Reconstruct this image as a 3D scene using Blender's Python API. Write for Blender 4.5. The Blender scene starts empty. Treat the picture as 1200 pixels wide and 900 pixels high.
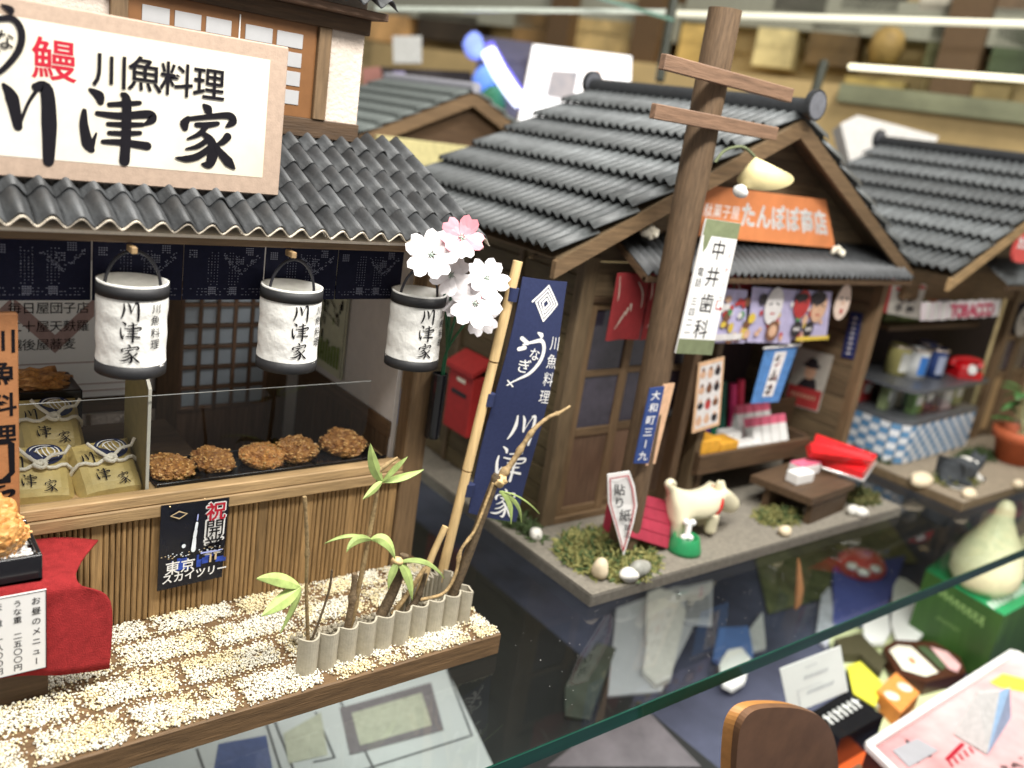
import bpy, bmesh, math, random
import numpy as np
from mathutils import Vector, Matrix, noise
random.seed(4); np.random.seed(4)
PI = math.pi
S = bpy.context.scene
COL = S.collection
S.unit_settings.system = 'METRIC'; S.unit_settings.scale_length = 0.01   # one unit is one centimetre

# ------------------------------------------------------------------ camera
FPX, PITCH, ROLL, HEAD = 1041.8, .288426, .154808, .696153
CAM = Vector((0, 0, 26))
hv = Vector((math.sin(HEAD), math.cos(HEAD), 0)); rv = Vector((math.cos(HEAD), -math.sin(HEAD), 0))
FW = hv*math.cos(PITCH) - Vector((0, 0, math.sin(PITCH)))
DN = -hv*math.sin(PITCH) - Vector((0, 0, math.cos(PITCH)))
IR = rv*math.cos(ROLL) - DN*math.sin(ROLL)
ID = rv*math.sin(ROLL) + DN*math.cos(ROLL)
cam = bpy.data.cameras.new('camera'); camo = bpy.data.objects.new('camera', cam); COL.objects.link(camo)
cam.sensor_width = 36; cam.lens = FPX/1200*36; cam.clip_start = .5; cam.clip_end = 2000
camo.matrix_world = Matrix((( IR.x, -ID.x, -FW.x, CAM.x), (IR.y, -ID.y, -FW.y, CAM.y), (IR.z, -ID.z, -FW.z, CAM.z), (0, 0, 0, 1)))
cam.dof.use_dof = True; cam.dof.focus_distance = 39; cam.dof.aperture_fstop = .07
S.camera = camo
S.cycles.use_denoising = True
S.cycles.max_bounces = 8; S.cycles.transparent_max_bounces = 16
S.cycles.caustics_reflective = False; S.cycles.caustics_refractive = False
# ------------------------------------------------------------------ light of the shop
W = bpy.data.worlds.new('World'); S.world = W; W.use_nodes = True
W.node_tree.nodes['Background'].inputs[0].default_value = (1, .97, .92, 1)
W.node_tree.nodes['Background'].inputs[1].default_value = .40
def lamp(name, loc, aim, sx, sy, power, col):
    l = bpy.data.lights.new(name, 'AREA'); l.shape = 'RECTANGLE'; l.size = sx; l.size_y = sy; l.energy = power; l.color = col
    o = bpy.data.objects.new(name, l); COL.objects.link(o); o.location = loc
    o.rotation_euler = (Vector(aim)-Vector(loc)).to_track_quat('-Z', 'Y').to_euler()
    return o
lamp('case_light_strip', (20, 9, 60), (25, 38, 8), 60, 4, 62000, (1, .97, .91))
lamp('under_shelf_light', (50, 34, -1.6), (54, 42, -16), 80, 3, 6500, (1, .97, .92))
lamp('ceiling_light', (75, 15, 120), (60, 42, 5), 70, 8, 130000, (1, .98, .95))
S.view_settings.view_transform = 'Standard'; S.view_settings.look = 'None'
S.view_settings.exposure = .12; S.view_settings.gamma = 1

def at(u, v, x=None, y=None, z=None, d=None):
    """the point of the place that is seen at a pixel of the photograph, on the given plane"""
    r = IR*(u-600) + ID*(v-450) + FW*FPX
    if x is not None: t = (x-CAM.x)/r.x
    elif y is not None: t = (y-CAM.y)/r.y
    elif z is not None: t = (z-CAM.z)/r.z
    else: t = d/FPX
    return CAM + r*t

# ------------------------------------------------------------------ materials
MATS = {}
def mat(name, col, rough=.6, var=.15, scale=2.0, stretch=None, bump=.0, bscale=12, spec=.4, col2=None, coat=0, metal=0, trans=0, sub=0, streak=None):
    """a principled surface with procedural grain; stretch squeezes the noise along an axis"""
    if name in MATS: return MATS[name]
    m = bpy.data.materials.new(name); m.use_nodes = True; nt = m.node_tree; N = nt.nodes; L = nt.links
    b = N['Principled BSDF']; b.inputs['Roughness'].default_value = rough
    b.inputs['Specular IOR Level'].default_value = spec; b.inputs['Metallic'].default_value = metal
    b.inputs['Coat Weight'].default_value = coat
    if trans: b.inputs['Transmission Weight'].default_value = trans
    if sub:
        b.inputs['Subsurface Weight'].default_value = sub; b.inputs['Subsurface Radius'].default_value = (.3, .25, .2)
    tc = N.new('ShaderNodeTexCoord'); mp = N.new('ShaderNodeMapping'); L.new(tc.outputs['Object'], mp.inputs[0])
    mp.inputs['Scale'].default_value = stretch or (1, 1, 1)
    n = N.new('ShaderNodeTexNoise'); n.inputs['Scale'].default_value = scale; n.inputs['Detail'].default_value = 6; n.inputs['Roughness'].default_value = .65
    L.new(mp.outputs[0], n.inputs[0])
    r = N.new('ShaderNodeValToRGB'); r.color_ramp.elements[0].position = .3; r.color_ramp.elements[1].position = .7
    c2 = col2 or tuple(min(1, c*(1+var)) for c in col)
    c1 = tuple(c*(1-var) for c in col) if not col2 else col
    r.color_ramp.elements[0].color = (*c1, 1); r.color_ramp.elements[1].color = (*c2, 1)
    L.new(n.outputs[0], r.inputs[0])
    oi = N.new('ShaderNodeObjectInfo'); hs = N.new('ShaderNodeHueSaturation'); mr = N.new('ShaderNodeMapRange')
    mr.inputs[3].default_value = 1-var*.7; mr.inputs[4].default_value = 1+var*.7
    L.new(oi.outputs['Random'], mr.inputs[0]); L.new(mr.outputs[0], hs.inputs['Value']); L.new(r.outputs[0], hs.inputs['Color'])
    L.new(hs.outputs[0], b.inputs['Base Color'])
    if bump:
        n2 = N.new('ShaderNodeTexNoise'); n2.inputs['Scale'].default_value = bscale; n2.inputs['Detail'].default_value = 4
        L.new(mp.outputs[0], n2.inputs[0])
        bp = N.new('ShaderNodeBump'); bp.inputs['Strength'].default_value = bump; bp.inputs['Distance'].default_value = .08
        L.new(n2.outputs[0], bp.inputs['Height']); L.new(bp.outputs[0], b.inputs['Normal'])
    MATS[name] = m; return m
def wood(name, col, axis='x', rough=.6, var=.35, scale=1.6, bump=.35):
    st = {'x': (.25, 3, 3), 'y': (3, .25, 3), 'z': (3, 3, .25)}[axis]
    m = mat(name+'_'+axis, col, rough=rough, var=var, scale=scale, stretch=st, bump=bump, bscale=5)
    return m
def glassy(name, tint, refl=1.0, rough=.02, fac=None, ior=1.45):
    """thin clear sheet: see-through with a mirror share by angle"""
    m = bpy.data.materials.new(name); m.use_nodes = True; nt = m.node_tree; N = nt.nodes; L = nt.links
    N.remove(N['Principled BSDF']); out = N['Material Output']
    t = N.new('ShaderNodeBsdfTransparent'); t.inputs[0].default_value = (*tint, 1)
    g = N.new('ShaderNodeBsdfGlossy'); g.inputs['Roughness'].default_value = rough; g.inputs[0].default_value = (refl, refl, refl, 1)
    mx = N.new('ShaderNodeMixShader')
    f = N.new('ShaderNodeFresnel'); f.inputs[0].default_value = ior; ge = N.new('ShaderNodeNewGeometry'); iv = N.new('ShaderNodeMath'); iv.operation = 'SUBTRACT'; iv.inputs[0].default_value = 1; L.new(ge.outputs['Backfacing'], iv.inputs[1])
    ml = N.new('ShaderNodeMath'); ml.operation = 'MULTIPLY'; L.new(f.outputs[0], ml.inputs[0]); L.new(iv.outputs[0], ml.inputs[1]); L.new(ml.outputs[0], mx.inputs[0])
    L.new(t.outputs[0], mx.inputs[1]); L.new(g.outputs[0], mx.inputs[2]); L.new(mx.outputs[0], out.inputs[0])
    MATS[name] = m; return m
def emit(name, col, s):
    m = bpy.data.materials.new(name); m.use_nodes = True; b = m.node_tree.nodes['Principled BSDF']
    b.inputs['Base Color'].default_value = (*col, 1); b.inputs['Emission Color'].default_value = (*col, 1); b.inputs['Emission Strength'].default_value = s
    return m
M = {}
for ax in 'xyz':
    M['dk'+ax] = wood('stained_wood', (.09, .053, .028), ax)
    M['md'+ax] = wood('brown_wood', (.165, .105, .055), ax)
    M['lt'+ax] = wood('light_wood', (.40, .265, .13), ax, var=.3)
    M['gy'+ax] = wood('greyed_wood', (.13, .09, .05), ax)
    M['ol'+ax] = wood('olive_siding', (.10, .075, .036), ax, var=.3)
    M['rd'+ax] = wood('reddish_wood', (.155, .092, .058), ax)
M['frame'] = mat('sign_frame_board', (.41, .305, .235), var=.12, scale=3, bump=.15, bscale=14)
M['plaster'] = mat('cream_plaster', (.66, .56, .48), var=.05, scale=5, bump=.9, bscale=4.5)
M['roof'] = mat('painted_roof_card', (.048, .051, .054), rough=.55, var=.5, scale=2.2, stretch=(2.5, .5, .5), bump=.2, bscale=9, spec=.6)
M['roof2'] = mat('grey_roof_card', (.090, .098, .10), rough=.5, var=.5, scale=2.0, stretch=(.4, 3, .4), bump=.2, bscale=9, spec=.6)
M['ridge'] = mat('black_ridge_paint', (.022, .024, .027), rough=.35, var=.3, scale=3, bump=.1, spec=.6)
M['disc'] = mat('ridge_end_grey', (.14, .145, .165), rough=.5, var=.2)
M['cardedge'] = mat('raw_card_edge', (.72, .64, .52), var=.1, scale=5)
M['white'] = mat('white_print_paper', (.86, .85, .83), rough=.5, var=.015)
M['cream'] = mat('cream_print_paper', (.86, .80, .66), rough=.45, var=.05, scale=.12)
M['signpaper'] = mat('sign_paper', (.70, .68, .63), rough=.45, var=.02, scale=.22, col2=(.68, .61, .46))
M['ink'] = mat('black_ink', (.012, .011, .014), rough=.9, var=.1, spec=.05)
M['inkred'] = mat('red_ink', (.42, .022, .04), rough=.9, var=.08, spec=.05)
M['inkblue'] = mat('blue_ink', (.03, .06, .30), rough=.5, var=.08)
M['navy'] = mat('navy_cloth', (.026, .034, .088), rough=.85, var=.12, scale=8, bump=.15, bscale=40, spec=.2)
M['lantern'] = mat('lantern_paper', (.80, .79, .75), rough=.7, var=.06, bump=.9, bscale=2.2, sub=.0)
M['black'] = mat('black_paper', (.022, .022, .024), rough=.55, var=.2, bump=.1)
M['gloss_black'] = mat('black_lacquer', (.012, .012, .014), rough=.18, var=.1, coat=.3)
M['wire'] = mat('black_wire', (.02, .02, .025), rough=.3, var=.1)
M['red'] = mat('red_cloth', (.36, .03, .032), rough=.9, var=.22, scale=3, bump=1.0, bscale=26, spec=.15)
M['slat'] = mat('bamboo_strip', (.27, .165, .07), rough=.6, var=.4, scale=1.5, stretch=(5, 5, .3), bump=.3, bscale=6)
M['groove'] = mat('dark_gap_board', (.045, .022, .01), var=.2)
M['bamboo'] = mat('pale_bamboo', (.66, .47, .23), rough=.45, var=.2, scale=1.2, stretch=(4, 4, .3), bump=.2)
M['twig'] = mat('dry_twig', (.36, .25, .12), rough=.7, var=.5, scale=3, bump=.6, bscale=7)
M['twigdark'] = mat('grey_twig', (.15, .105, .06), rough=.75, var=.5, scale=4, bump=.6)
M['leaf'] = mat('paper_bamboo_leaf', (.36, .46, .15), rough=.6, var=.3, scale=1.5)
M['leafback'] = mat('leaf_pale_back', (.62, .62, .40), rough=.6, var=.1)
M['card'] = mat('grey_corrugated_card', (.44, .40, .31), rough=.8, var=.12, scale=3, bump=.25, bscale=10)
M['base1'] = wood('base_board', (.16, .095, .045), 'x', var=.4)
M['base2'] = mat('grey_sanded_board', (.20, .18, .145), rough=.9, var=.25, scale=4, bump=.7, bscale=25)
M['baseside'] = mat('grey_board_side', (.165, .15, .125), rough=.8, var=.2, scale=3, bump=.2)
M['tan_soil'] = mat('tan_sanded_board', (.30, .245, .175), rough=.9, var=.2, scale=3, bump=.5, bscale=20)
M['moss'] = mat('dried_moss', (.085, .10, .025), rough=.85, var=.5, scale=1.5, col2=(.30, .27, .10))
M['mossdk'] = mat('dark_moss', (.03, .06, .018), rough=.85, var=.4, scale=2, col2=(.10, .14, .05))
M['pebble'] = mat('pebble_cream', (.72, .60, .42), rough=.5, var=.15, scale=2, bump=.2)
M['pebblew'] = mat('pebble_white', (.74, .72, .66), rough=.5, var=.1, bump=.2)
M['pebbleg'] = mat('pebble_grey', (.27, .27, .24), rough=.5, var=.2, bump=.2)
M['fry'] = mat('fried_crumb_brown', (.17, .055, .018), rough=.4, var=.4, scale=2.6, col2=(.72, .36, .11), bump=.8, bscale=7)
M['fryor'] = mat('fried_crumb_orange', (.55, .20, .04), rough=.45, var=.3, scale=2, col2=(.85, .50, .17), bump=.8, bscale=7)
M['rice'] = mat('white_rice', (.84, .83, .80), rough=.4, var=.04, bump=.6)
M['pouch'] = mat('tan_wrapping_paper', (.50, .38, .14), rough=.45, var=.14, scale=1.1, bump=.3, bscale=3)
M['rope'] = mat('cotton_string', (.80, .74, .62), rough=.9, var=.08, bump=.8, bscale=14)
M['olive'] = mat('olive_divider', (.26, .21, .085), rough=.6, var=.15)
M['whitewall'] = mat('white_inner_wall', (.62, .58, .55), rough=.8, var=.05)
M['shojipaper'] = mat('blue_grey_shoji_paper', (.40, .46, .52), rough=.7, var=.06)
M['winpane'] = mat('window_print_pane', (.42, .42, .43), rough=.6, var=.04)
M['winframe'] = mat('window_print_brown', (.20, .088, .03), rough=.5, var=.08)
M['petal'] = mat('white_petal', (.84, .80, .81), rough=.45, var=.03, sub=.0)
M['petalpink'] = mat('pink_petal', (.74, .27, .32), rough=.45, var=.08)
M['greenwire'] = mat('green_stem', (.02, .13, .06), rough=.4, var=.2)
M['postbox'] = mat('red_card', (.42, .03, .028), rough=.5, var=.12, bump=.15)
M['darkred'] = mat('dark_red_cloth', (.26, .022, .025), rough=.85, var=.12, bump=.3, bscale=30)
M['pole'] = mat('brown_round_pole', (.155, .098, .055), rough=.7, var=.38, scale=2.2, stretch=(3.5, 3.5, .35), bump=.5, bscale=6)
M['orangesign'] = mat('orange_sign_board', (.66, .23, .085), rough=.6, var=.13, scale=.5)
M['khaki'] = mat('khaki_cloth', (.19, .22, .12), rough=.8, var=.15)
M['shade'] = mat('cream_lamp_shade', (.80, .68, .36), rough=.4, var=.05)
M['doghouse'] = mat('crimson_wood', (.36, .03, .06), rough=.5, var=.15)
M['dog'] = mat('cream_clay', (.76, .70, .50), rough=.35, var=.04, bump=.08)
M['dogcollar'] = mat('red_collar', (.6, .02, .02), rough=.4, var=.05)
M['bowl'] = mat('green_bowl_paint', (.02, .24, .085), rough=.3, var=.1, coat=.3)
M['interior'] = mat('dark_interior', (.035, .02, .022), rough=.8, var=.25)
M['darkpane'] = mat('dark_window_pane', (.045, .038, .055), rough=.12, var=.4, scale=.8, spec=.7)
M['orangewood'] = mat('orange_plaque_wood', (.40, .175, .07), rough=.6, var=.12, scale=2, bump=.2)
M['green'] = mat('green_box_print', (.02, .27, .10), rough=.4, var=.15)
M['greendk'] = mat('green_box_side_print', (.035, .09, .02), rough=.4, var=.4, scale=.5, stretch=(1, 1, .15), col2=(.07, .17, .035))
M['gourd'] = mat('pale_green_ceramic', (.60, .57, .37), rough=.35, var=.08)
M['navyfelt'] = mat('slate_shelf_cloth', (.075, .08, .13), rough=.85, var=.5, scale=.10, bump=.1)
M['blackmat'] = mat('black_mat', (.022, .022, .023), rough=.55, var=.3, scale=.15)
M['greypaper'] = mat('grey_printed_paper', (.50, .50, .54), rough=.5, var=.08, scale=.3)
M['palegrey'] = mat('pale_grey_print', (.40, .40, .43), rough=.5, var=.1, scale=.2)
M['seatbrown'] = mat('brown_leather', (.17, .088, .045), rough=.45, var=.2, scale=.6)
M['seatedge'] = mat('tan_leather_edge', (.47, .215, .06), rough=.5, var=.15)
M['orange'] = mat('orange_plastic', (.80, .12, .02), rough=.5, var=.1)
M['palegreen'] = mat('pale_green_paper', (.62, .66, .38), rough=.6, var=.05)
M['yellow'] = mat('yellow_print', (.72, .66, .06), rough=.5, var=.1)
M['pink'] = mat('pink_print', (.50, .20, .21), rough=.3, var=.25, scale=.16, col2=(.78, .50, .50))
M['bluefelt'] = mat('blue_felt', (.09, .11, .36), rough=.9, var=.1)
M['bluecard'] = mat('blue_card', (.10, .18, .42), rough=.6, var=.1)
M['mushroom'] = mat('red_mushroom_cap', (.55, .09, .07), rough=.5, var=.1)
M['choc'] = mat('chocolate_brown', (.075, .025, .015), rough=.3, var=.1)
M['terracotta'] = mat('terracotta', (.55, .13, .05), rough=.6, var=.12)
M['plantgreen'] = mat('plant_green', (.07, .18, .05), rough=.5, var=.3)
M['catdark'] = mat('cat_dark_fur', (.04, .045, .05), rough=.8, var=.3)
M['phone'] = mat('red_phone_plastic', (.55, .01, .015), rough=.2, var=.05, coat=.5)
M['tile_blue'] = mat('blue_checker_tile', (.13, .29, .50), rough=.3, var=.1)
M['tile_white'] = mat('white_checker_tile', (.78, .80, .84), rough=.3, var=.03)
M['slab'] = mat('dark_grey_counter_slab', (.10, .105, .115), rough=.35, var=.2)
M['pinkwhite'] = mat('pink_white_awning', (.86, .78, .82), rough=.5, var=.03)
M['lime'] = mat('blue_bottle', (.05, .16, .5), rough=.3, var=.1)
GL = glassy('clear_glass', (.90, .94, .92), refl=.9)
ACR = glassy('thin_acrylic', (.95, .96, .96), refl=.9, ior=1.35)
M['glassedge'] = mat('green_glass_edge', (.005, .048, .032), rough=.15, var=.4, scale=.3, stretch=(.3, 1, 4), coat=.6)
M['edgeclear'] = mat('acrylic_edge', (.62, .60, .52), rough=.3, var=.05)

# ------------------------------------------------------------------ mesh builder
class MB:
    def __init__(s): s.v = []; s.f = []; s.m = []; s.sm = []
    def add(s, vs, fs, mi=0, smooth=False):
        n = len(s.v); s.v += [tuple(p) for p in vs]; s.f += [tuple(i+n for i in f) for f in fs]
        s.m += [mi]*len(fs); s.sm += [smooth]*len(fs); return s
    def box(s, a, b, c=.04, mi=0, T=None):
        """chamfered box between two corners"""
        lo = [min(p, q) for p, q in zip(a, b)]; hi = [max(p, q) for p, q in zip(a, b)]
        c = min([c]+[(h-l)*.3 for l, h in zip(lo, hi)])
        vs = []; idx = {}
        for i in (0, 1):
            for j in (0, 1):
                for k in (0, 1):
                    sg = (i, j, k)
                    for ax in range(3):
                        p = []
                        for q in range(3):
                            e = hi[q] if sg[q] else lo[q]
                            if q != ax: e += -c if sg[q] else c
                            p.append(e)
                        idx[(sg, ax)] = len(vs); vs.append(Vector(p))
        fs = []
        def sgn(ax, val, a1, v1, a2, v2):
            t = [0, 0, 0]; t[ax] = val; t[a1] = v1; t[a2] = v2; return tuple(t)
        for ax in range(3):
            a1, a2 = (ax+1) % 3, (ax+2) % 3
            for val in (0, 1):
                q = [idx[(sgn(ax, val, a1, x, a2, y), ax)] for x, y in ((0, 0), (1, 0), (1, 1), (0, 1))]
                fs.append(q if val else q[::-1])
        for ax in range(3):   # edges along ax
            a1, a2 = (ax+1) % 3, (ax+2) % 3
            for x in (0, 1):
                for y in (0, 1):
                    s0 = sgn(ax, 0, a1, x, a2, y); s1 = sgn(ax, 1, a1, x, a2, y)
                    q = [idx[(s0, a1)], idx[(s1, a1)], idx[(s1, a2)], idx[(s0, a2)]]
                    fs.append(q[::-1] if x == y else q)
        for i in (0, 1):
            for j in (0, 1):
                for k in (0, 1):
                    t = [idx[((i, j, k), ax)] for ax in range(3)]
                    fs.append(t if (i+j+k) % 2 else t[::-1])
        if T is not None: vs = [T @ p for p in vs]
        return s.add(vs, fs, mi)
    def beam(s, p, q, w, h, c=.03, up=(0, 0, 1), mi=0):
        """rectangular bar from p to q, w wide, h high"""
        p = Vector(p); q = Vector(q); d = q-p; L = d.length; d.normalize()
        side = d.cross(Vector(up)).normalized(); u = side.cross(d)
        T = Matrix(((side.x, d.x, u.x, p.x), (side.y, d.y, u.y, p.y), (side.z, d.z, u.z, p.z), (0, 0, 0, 1)))
        return s.box((-w/2, 0, -h/2), (w/2, L, h/2), c, mi, T)
    def tube(s, pts, r, n=10, cap=True, mi=0, smooth=True):
        pts = [Vector(p) for p in pts]; rs = r if isinstance(r, (list, tuple)) else [r]*len(pts)
        vs = []; fs = []; side = None
        for i, p in enumerate(pts):
            d = (pts[min(i+1, len(pts)-1)]-pts[max(i-1, 0)]).normalized()
            if side is None:
                side = d.cross(Vector((0, 0, 1)) if abs(d.z) < .9 else Vector((1, 0, 0))).normalized()
            side = (side - d*side.dot(d)).normalized(); up = d.cross(side)
            for k in range(n):
                a = 2*PI*k/n; vs.append(p + (side*math.cos(a)+up*math.sin(a))*rs[i])
        for i in range(len(pts)-1):
            for k in range(n):
                k2 = (k+1) % n; fs.append((i*n+k, i*n+k2, (i+1)*n+k2, (i+1)*n+k))
        s.add(vs, fs, mi, smooth)
        if cap:
            s.add(vs[:n], [tuple(range(n))[::-1]], mi); s.add(vs[-n:], [tuple(range(n))], mi)
        return s
    def lathe(s, prof, c=(0, 0, 0), n=28, mi=0, smooth=True, jit=None):
        c = Vector(c); vs = []; fs = []
        for r, z in prof:
            for k in range(n):
                a = 2*PI*k/n; rr = r*(1+(jit(a, z) if jit else 0)); vs.append(c+Vector((rr*math.cos(a), rr*math.sin(a), z)))
        for i in range(len(prof)-1):
            for k in range(n):
                k2 = (k+1) % n; fs.append((i*n+k, i*n+k2, (i+1)*n+k2, (i+1)*n+k))
        return s.add(vs, fs, mi, smooth)
    def prism(s, poly, off, mi=0):
        """polygon (list of 3d points) pushed along off"""
        n = len(poly); off = Vector(off); a = [Vector(p) for p in poly]; b = [p+off for p in a]
        fs = [tuple(range(n))[::-1], tuple(range(n, 2*n))]+[(i, (i+1) % n, (i+1) % n+n, i+n) for i in range(n)]
        return s.add(a+b, fs, mi)
    def blob(s, c, r, sub=2, amp=.15, fr=1.2, mi=0, seed=0, flat=1e9, smooth=True, T=None):
        bm = bmesh.new(); bmesh.ops.create_icosphere(bm, subdivisions=sub, radius=1)
        r = Vector(r) if not isinstance(r, (int, float)) else Vector((r, r, r)); vs = []
        for v in bm.verts:
            k = 1+amp*noise.noise(v.co*fr+Vector((seed*7.3, seed*3.1, seed)))*2
            p = Vector((v.co.x*r.x*k, v.co.y*r.y*k, v.co.z*r.z*k))
            if T is not None: p = T @ p
            vs.append(Vector(c)+p)
        fs = [tuple(v.index for v in f.verts) for f in bm.faces]; bm.free()
        return s.add(vs, fs, mi, smooth)
    def mesh(s, name, mats, org=(0, 0, 0)):
        me = bpy.data.meshes.new(name); o = Vector(org)
        me.from_pydata([(p[0]-o.x, p[1]-o.y, p[2]-o.z) for p in s.v], [], s.f)
        for m in (mats if isinstance(mats, (list, tuple)) else [mats]): me.materials.append(m)
        me.polygons.foreach_set('material_index', s.m); me.polygons.foreach_set('use_smooth', s.sm)
        me.update(); return me
    def build(s, name, mats, parent=None, **kw):
        org = parent['_o'] if parent is not None and '_o' in parent else (0, 0, 0)
        o = bpy.data.objects.new(name, s.mesh(name, mats, org)); COL.objects.link(o)
        if parent is not None: o.parent = parent; o['_o'] = tuple(org)
        for k, v in kw.items(): o[k] = v
        return o
def thing(name, label, cat, loc=(0, 0, 0), group=None):
    o = bpy.data.objects.new(name, None); COL.objects.link(o); o.location = loc; o.empty_display_size = 1
    o['label'] = label; o['category'] = cat; o['_o'] = tuple(loc)
    if group: o['group'] = group
    return o
def tag(o, label, cat, group=None):
    o['label'] = label; o['category'] = cat
    if group: o['group'] = group
    return o
def inst(src, parent, loc=(0, 0, 0), rot=None, mesh=None):
    c = src.copy(); COL.objects.link(c); c.parent = parent; c.location = loc
    if rot: c.rotation_euler = rot
    return c

# ------------------------------------------------------------------ flat print: text, strokes and shapes in a 2d sheet
_tc = {}
def glyph(ch, bold=0.0):
    k = (ch, bold)
    if k not in _tc:
        cu = bpy.data.curves.new('g', 'FONT'); cu.body = ch; cu.size = 1; cu.offset = bold; cu.resolution_u = 3
        o = bpy.data.objects.new('g', cu); COL.objects.link(o); bpy.context.view_layer.update()
        me = bpy.data.meshes.new_from_object(o.evaluated_get(bpy.context.evaluated_depsgraph_get()))
        vs = [(v.co.x, v.co.y) for v in me.vertices]; fs = [tuple(p.vertices) for p in me.polygons]
        bpy.data.objects.remove(o); bpy.data.curves.remove(cu); bpy.data.meshes.remove(me)
        if vs:
            x0 = min(v[0] for v in vs); x1 = max(v[0] for v in vs)
        else: x0, x1 = 0, .5
        _tc[k] = (vs, fs, x0, x1)
    return _tc[k]
class Flat:
    def __init__(s): s.v = []; s.f = []; s.m = []; s.h = .012
    def raw(s, vs, fs, mi=0, h=None):
        n = len(s.v); hh = s.h if h is None else h
        s.v += [(a, b, hh) for a, b in vs]; s.f += [tuple(i+n for i in f) for f in fs]; s.m += [mi]*len(fs); return s
    def text(s, t, u, v, size, mi=0, bold=.0, vertical=False, pitch=None, sx=1, shear=0, center=True):
        """u,v = centre of the first letter; runs right, or down when vertical"""
        pitch = pitch or size
        for ch in t:
            if ch != ' ':
                vs, fs, x0, x1 = glyph(ch, bold); cx = (x0+x1)/2; cy = .38 if ord(ch) > 0x2fff else .36
                if ch == 'ー' and vertical:
                    vs = [(cx-(b-cy), cy+(a-cx)) for a, b in vs]
                s.raw([(u+((a-cx)*sx+(b-cy)*shear)*size, v+(b-cy)*size) for a, b in vs], fs, mi)
            if vertical: v -= pitch
            else: u += pitch
        return s
    def stroke(s, pts, ws, mi=0, n=6, dh=.0012):
        """a brush stroke through the points with a width at each"""
        P = [Vector((p[0], p[1])) for p in pts]; s.h += dh
        if not isinstance(ws, (list, tuple)): ws = [ws]*len(P)
        X = []; Wd = []
        for i in range(len(P)-1):
            p0 = P[max(i-1, 0)]; p1 = P[i]; p2 = P[i+1]; p3 = P[min(i+2, len(P)-1)]
            for k in range(n if len(P) > 2 else 2):
                t = k/(n if len(P) > 2 else 2)
                X.append(.5*((2*p1)+(-p0+p2)*t+(2*p0-5*p1+4*p2-p3)*t*t+(-p0+3*p1-3*p2+p3)*t**3)); Wd.append(ws[i]*(1-t)+ws[i+1]*t)
        X.append(P[-1]); Wd.append(ws[-1])
        vs = []; fs = []
        for i, p in enumerate(X):
            d = (X[min(i+1, len(X)-1)]-X[max(i-1, 0)])
            d = d.normalized() if d.length > 1e-9 else Vector((1, 0)); nn = Vector((-d.y, d.x))*Wd[i]/2
            vs += [p+nn, p-nn]
        for i in range(len(X)-1): fs.append((2*i+1, 2*i+3, 2*i+2, 2*i))
        for e, sg in ((0, -1), (len(X)-1, 1)):
            d = (X[min(e+1, len(X)-1)]-X[max(e-1, 0)]).normalized()*sg; nn = Vector((-d.y, d.x)); b = len(vs); r = Wd[e]/2
            vs += [X[e]+nn*r*math.cos(a)+d*r*math.sin(a) for a in [PI*q/6 for q in range(7)]]
            f = tuple(range(b, b+7)); fs.append(f[::-1])
        return s.raw([(p[0], p[1]) for p in vs], fs, mi)
    def rect(s, a, b, c, d, mi=0):
        s.h += .0012; return s.raw([(a, b), (c, b), (c, d), (a, d)], [(0, 1, 2, 3)], mi)
    def poly(s, pts, mi=0):
        s.h += .0012; return s.raw(pts, [tuple(range(len(pts)))], mi)
    def disc(s, u, v, r, mi=0, sy=1, n=20):
        return s.poly([(u+r*math.cos(2*PI*k/n), v+r*sy*math.sin(2*PI*k/n)) for k in range(n)], mi)
    def build(s, name, mats, fn, parent, **kw):
        mb = MB(); mb.v = [tuple(fn(*p)) for p in s.v]; mb.f = s.f; mb.m = s.m; mb.sm = [False]*len(s.f)
        return mb.build(name, mats, parent, **kw)
def plane(O, U, V):
    O = Vector(O); U = Vector(U).normalized(); V = Vector(V); V = (V-U*V.dot(U)).normalized(); Nn = U.cross(V)
    return lambda a, b, h=0: O+U*a+V*b+Nn*h
def quadmap(p00, p10, p11, p01):
    """maps 0..1, 0..1 onto four corner points"""
    p00, p10, p11, p01 = map(Vector, (p00, p10, p11, p01)); Nn = (p10-p00).cross(p01-p00).normalized()
    return lambda a, b, h=0: (p00*(1-a)+p10*a)*(1-b)+(p01*(1-a)+p11*a)*b+Nn*h
def sheet(fn, u0, v0, u1, v1, t=.04, mi=0, nu=1, nv=1):
    """thin board over a mapping"""
    mb = MB(); vs = []; W_ = nu+1
    for h in (0, -t):
        for j in range(nv+1):
            for i in range(nu+1): vs.append(fn(u0+(u1-u0)*i/nu, v0+(v1-v0)*j/nv, h))
    K = W_*(nv+1); fs = []
    for j in range(nv):
        for i in range(nu):
            a = j*W_+i; q = (a, a+1, a+W_+1, a+W_); fs += [q, tuple(K+x for x in q[::-1])]
    rim = [i for i in range(W_)]+[j*W_+nu for j in range(1, nv+1)]+[nv*W_+i for i in range(nu-1, -1, -1)]+[j*W_ for j in range(nv-1, 0, -1)]
    for a, b in zip(rim, rim[1:]+rim[:1]): fs.append((a, a+K, b+K, b))
    return mb.add(vs, fs, mi)

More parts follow.
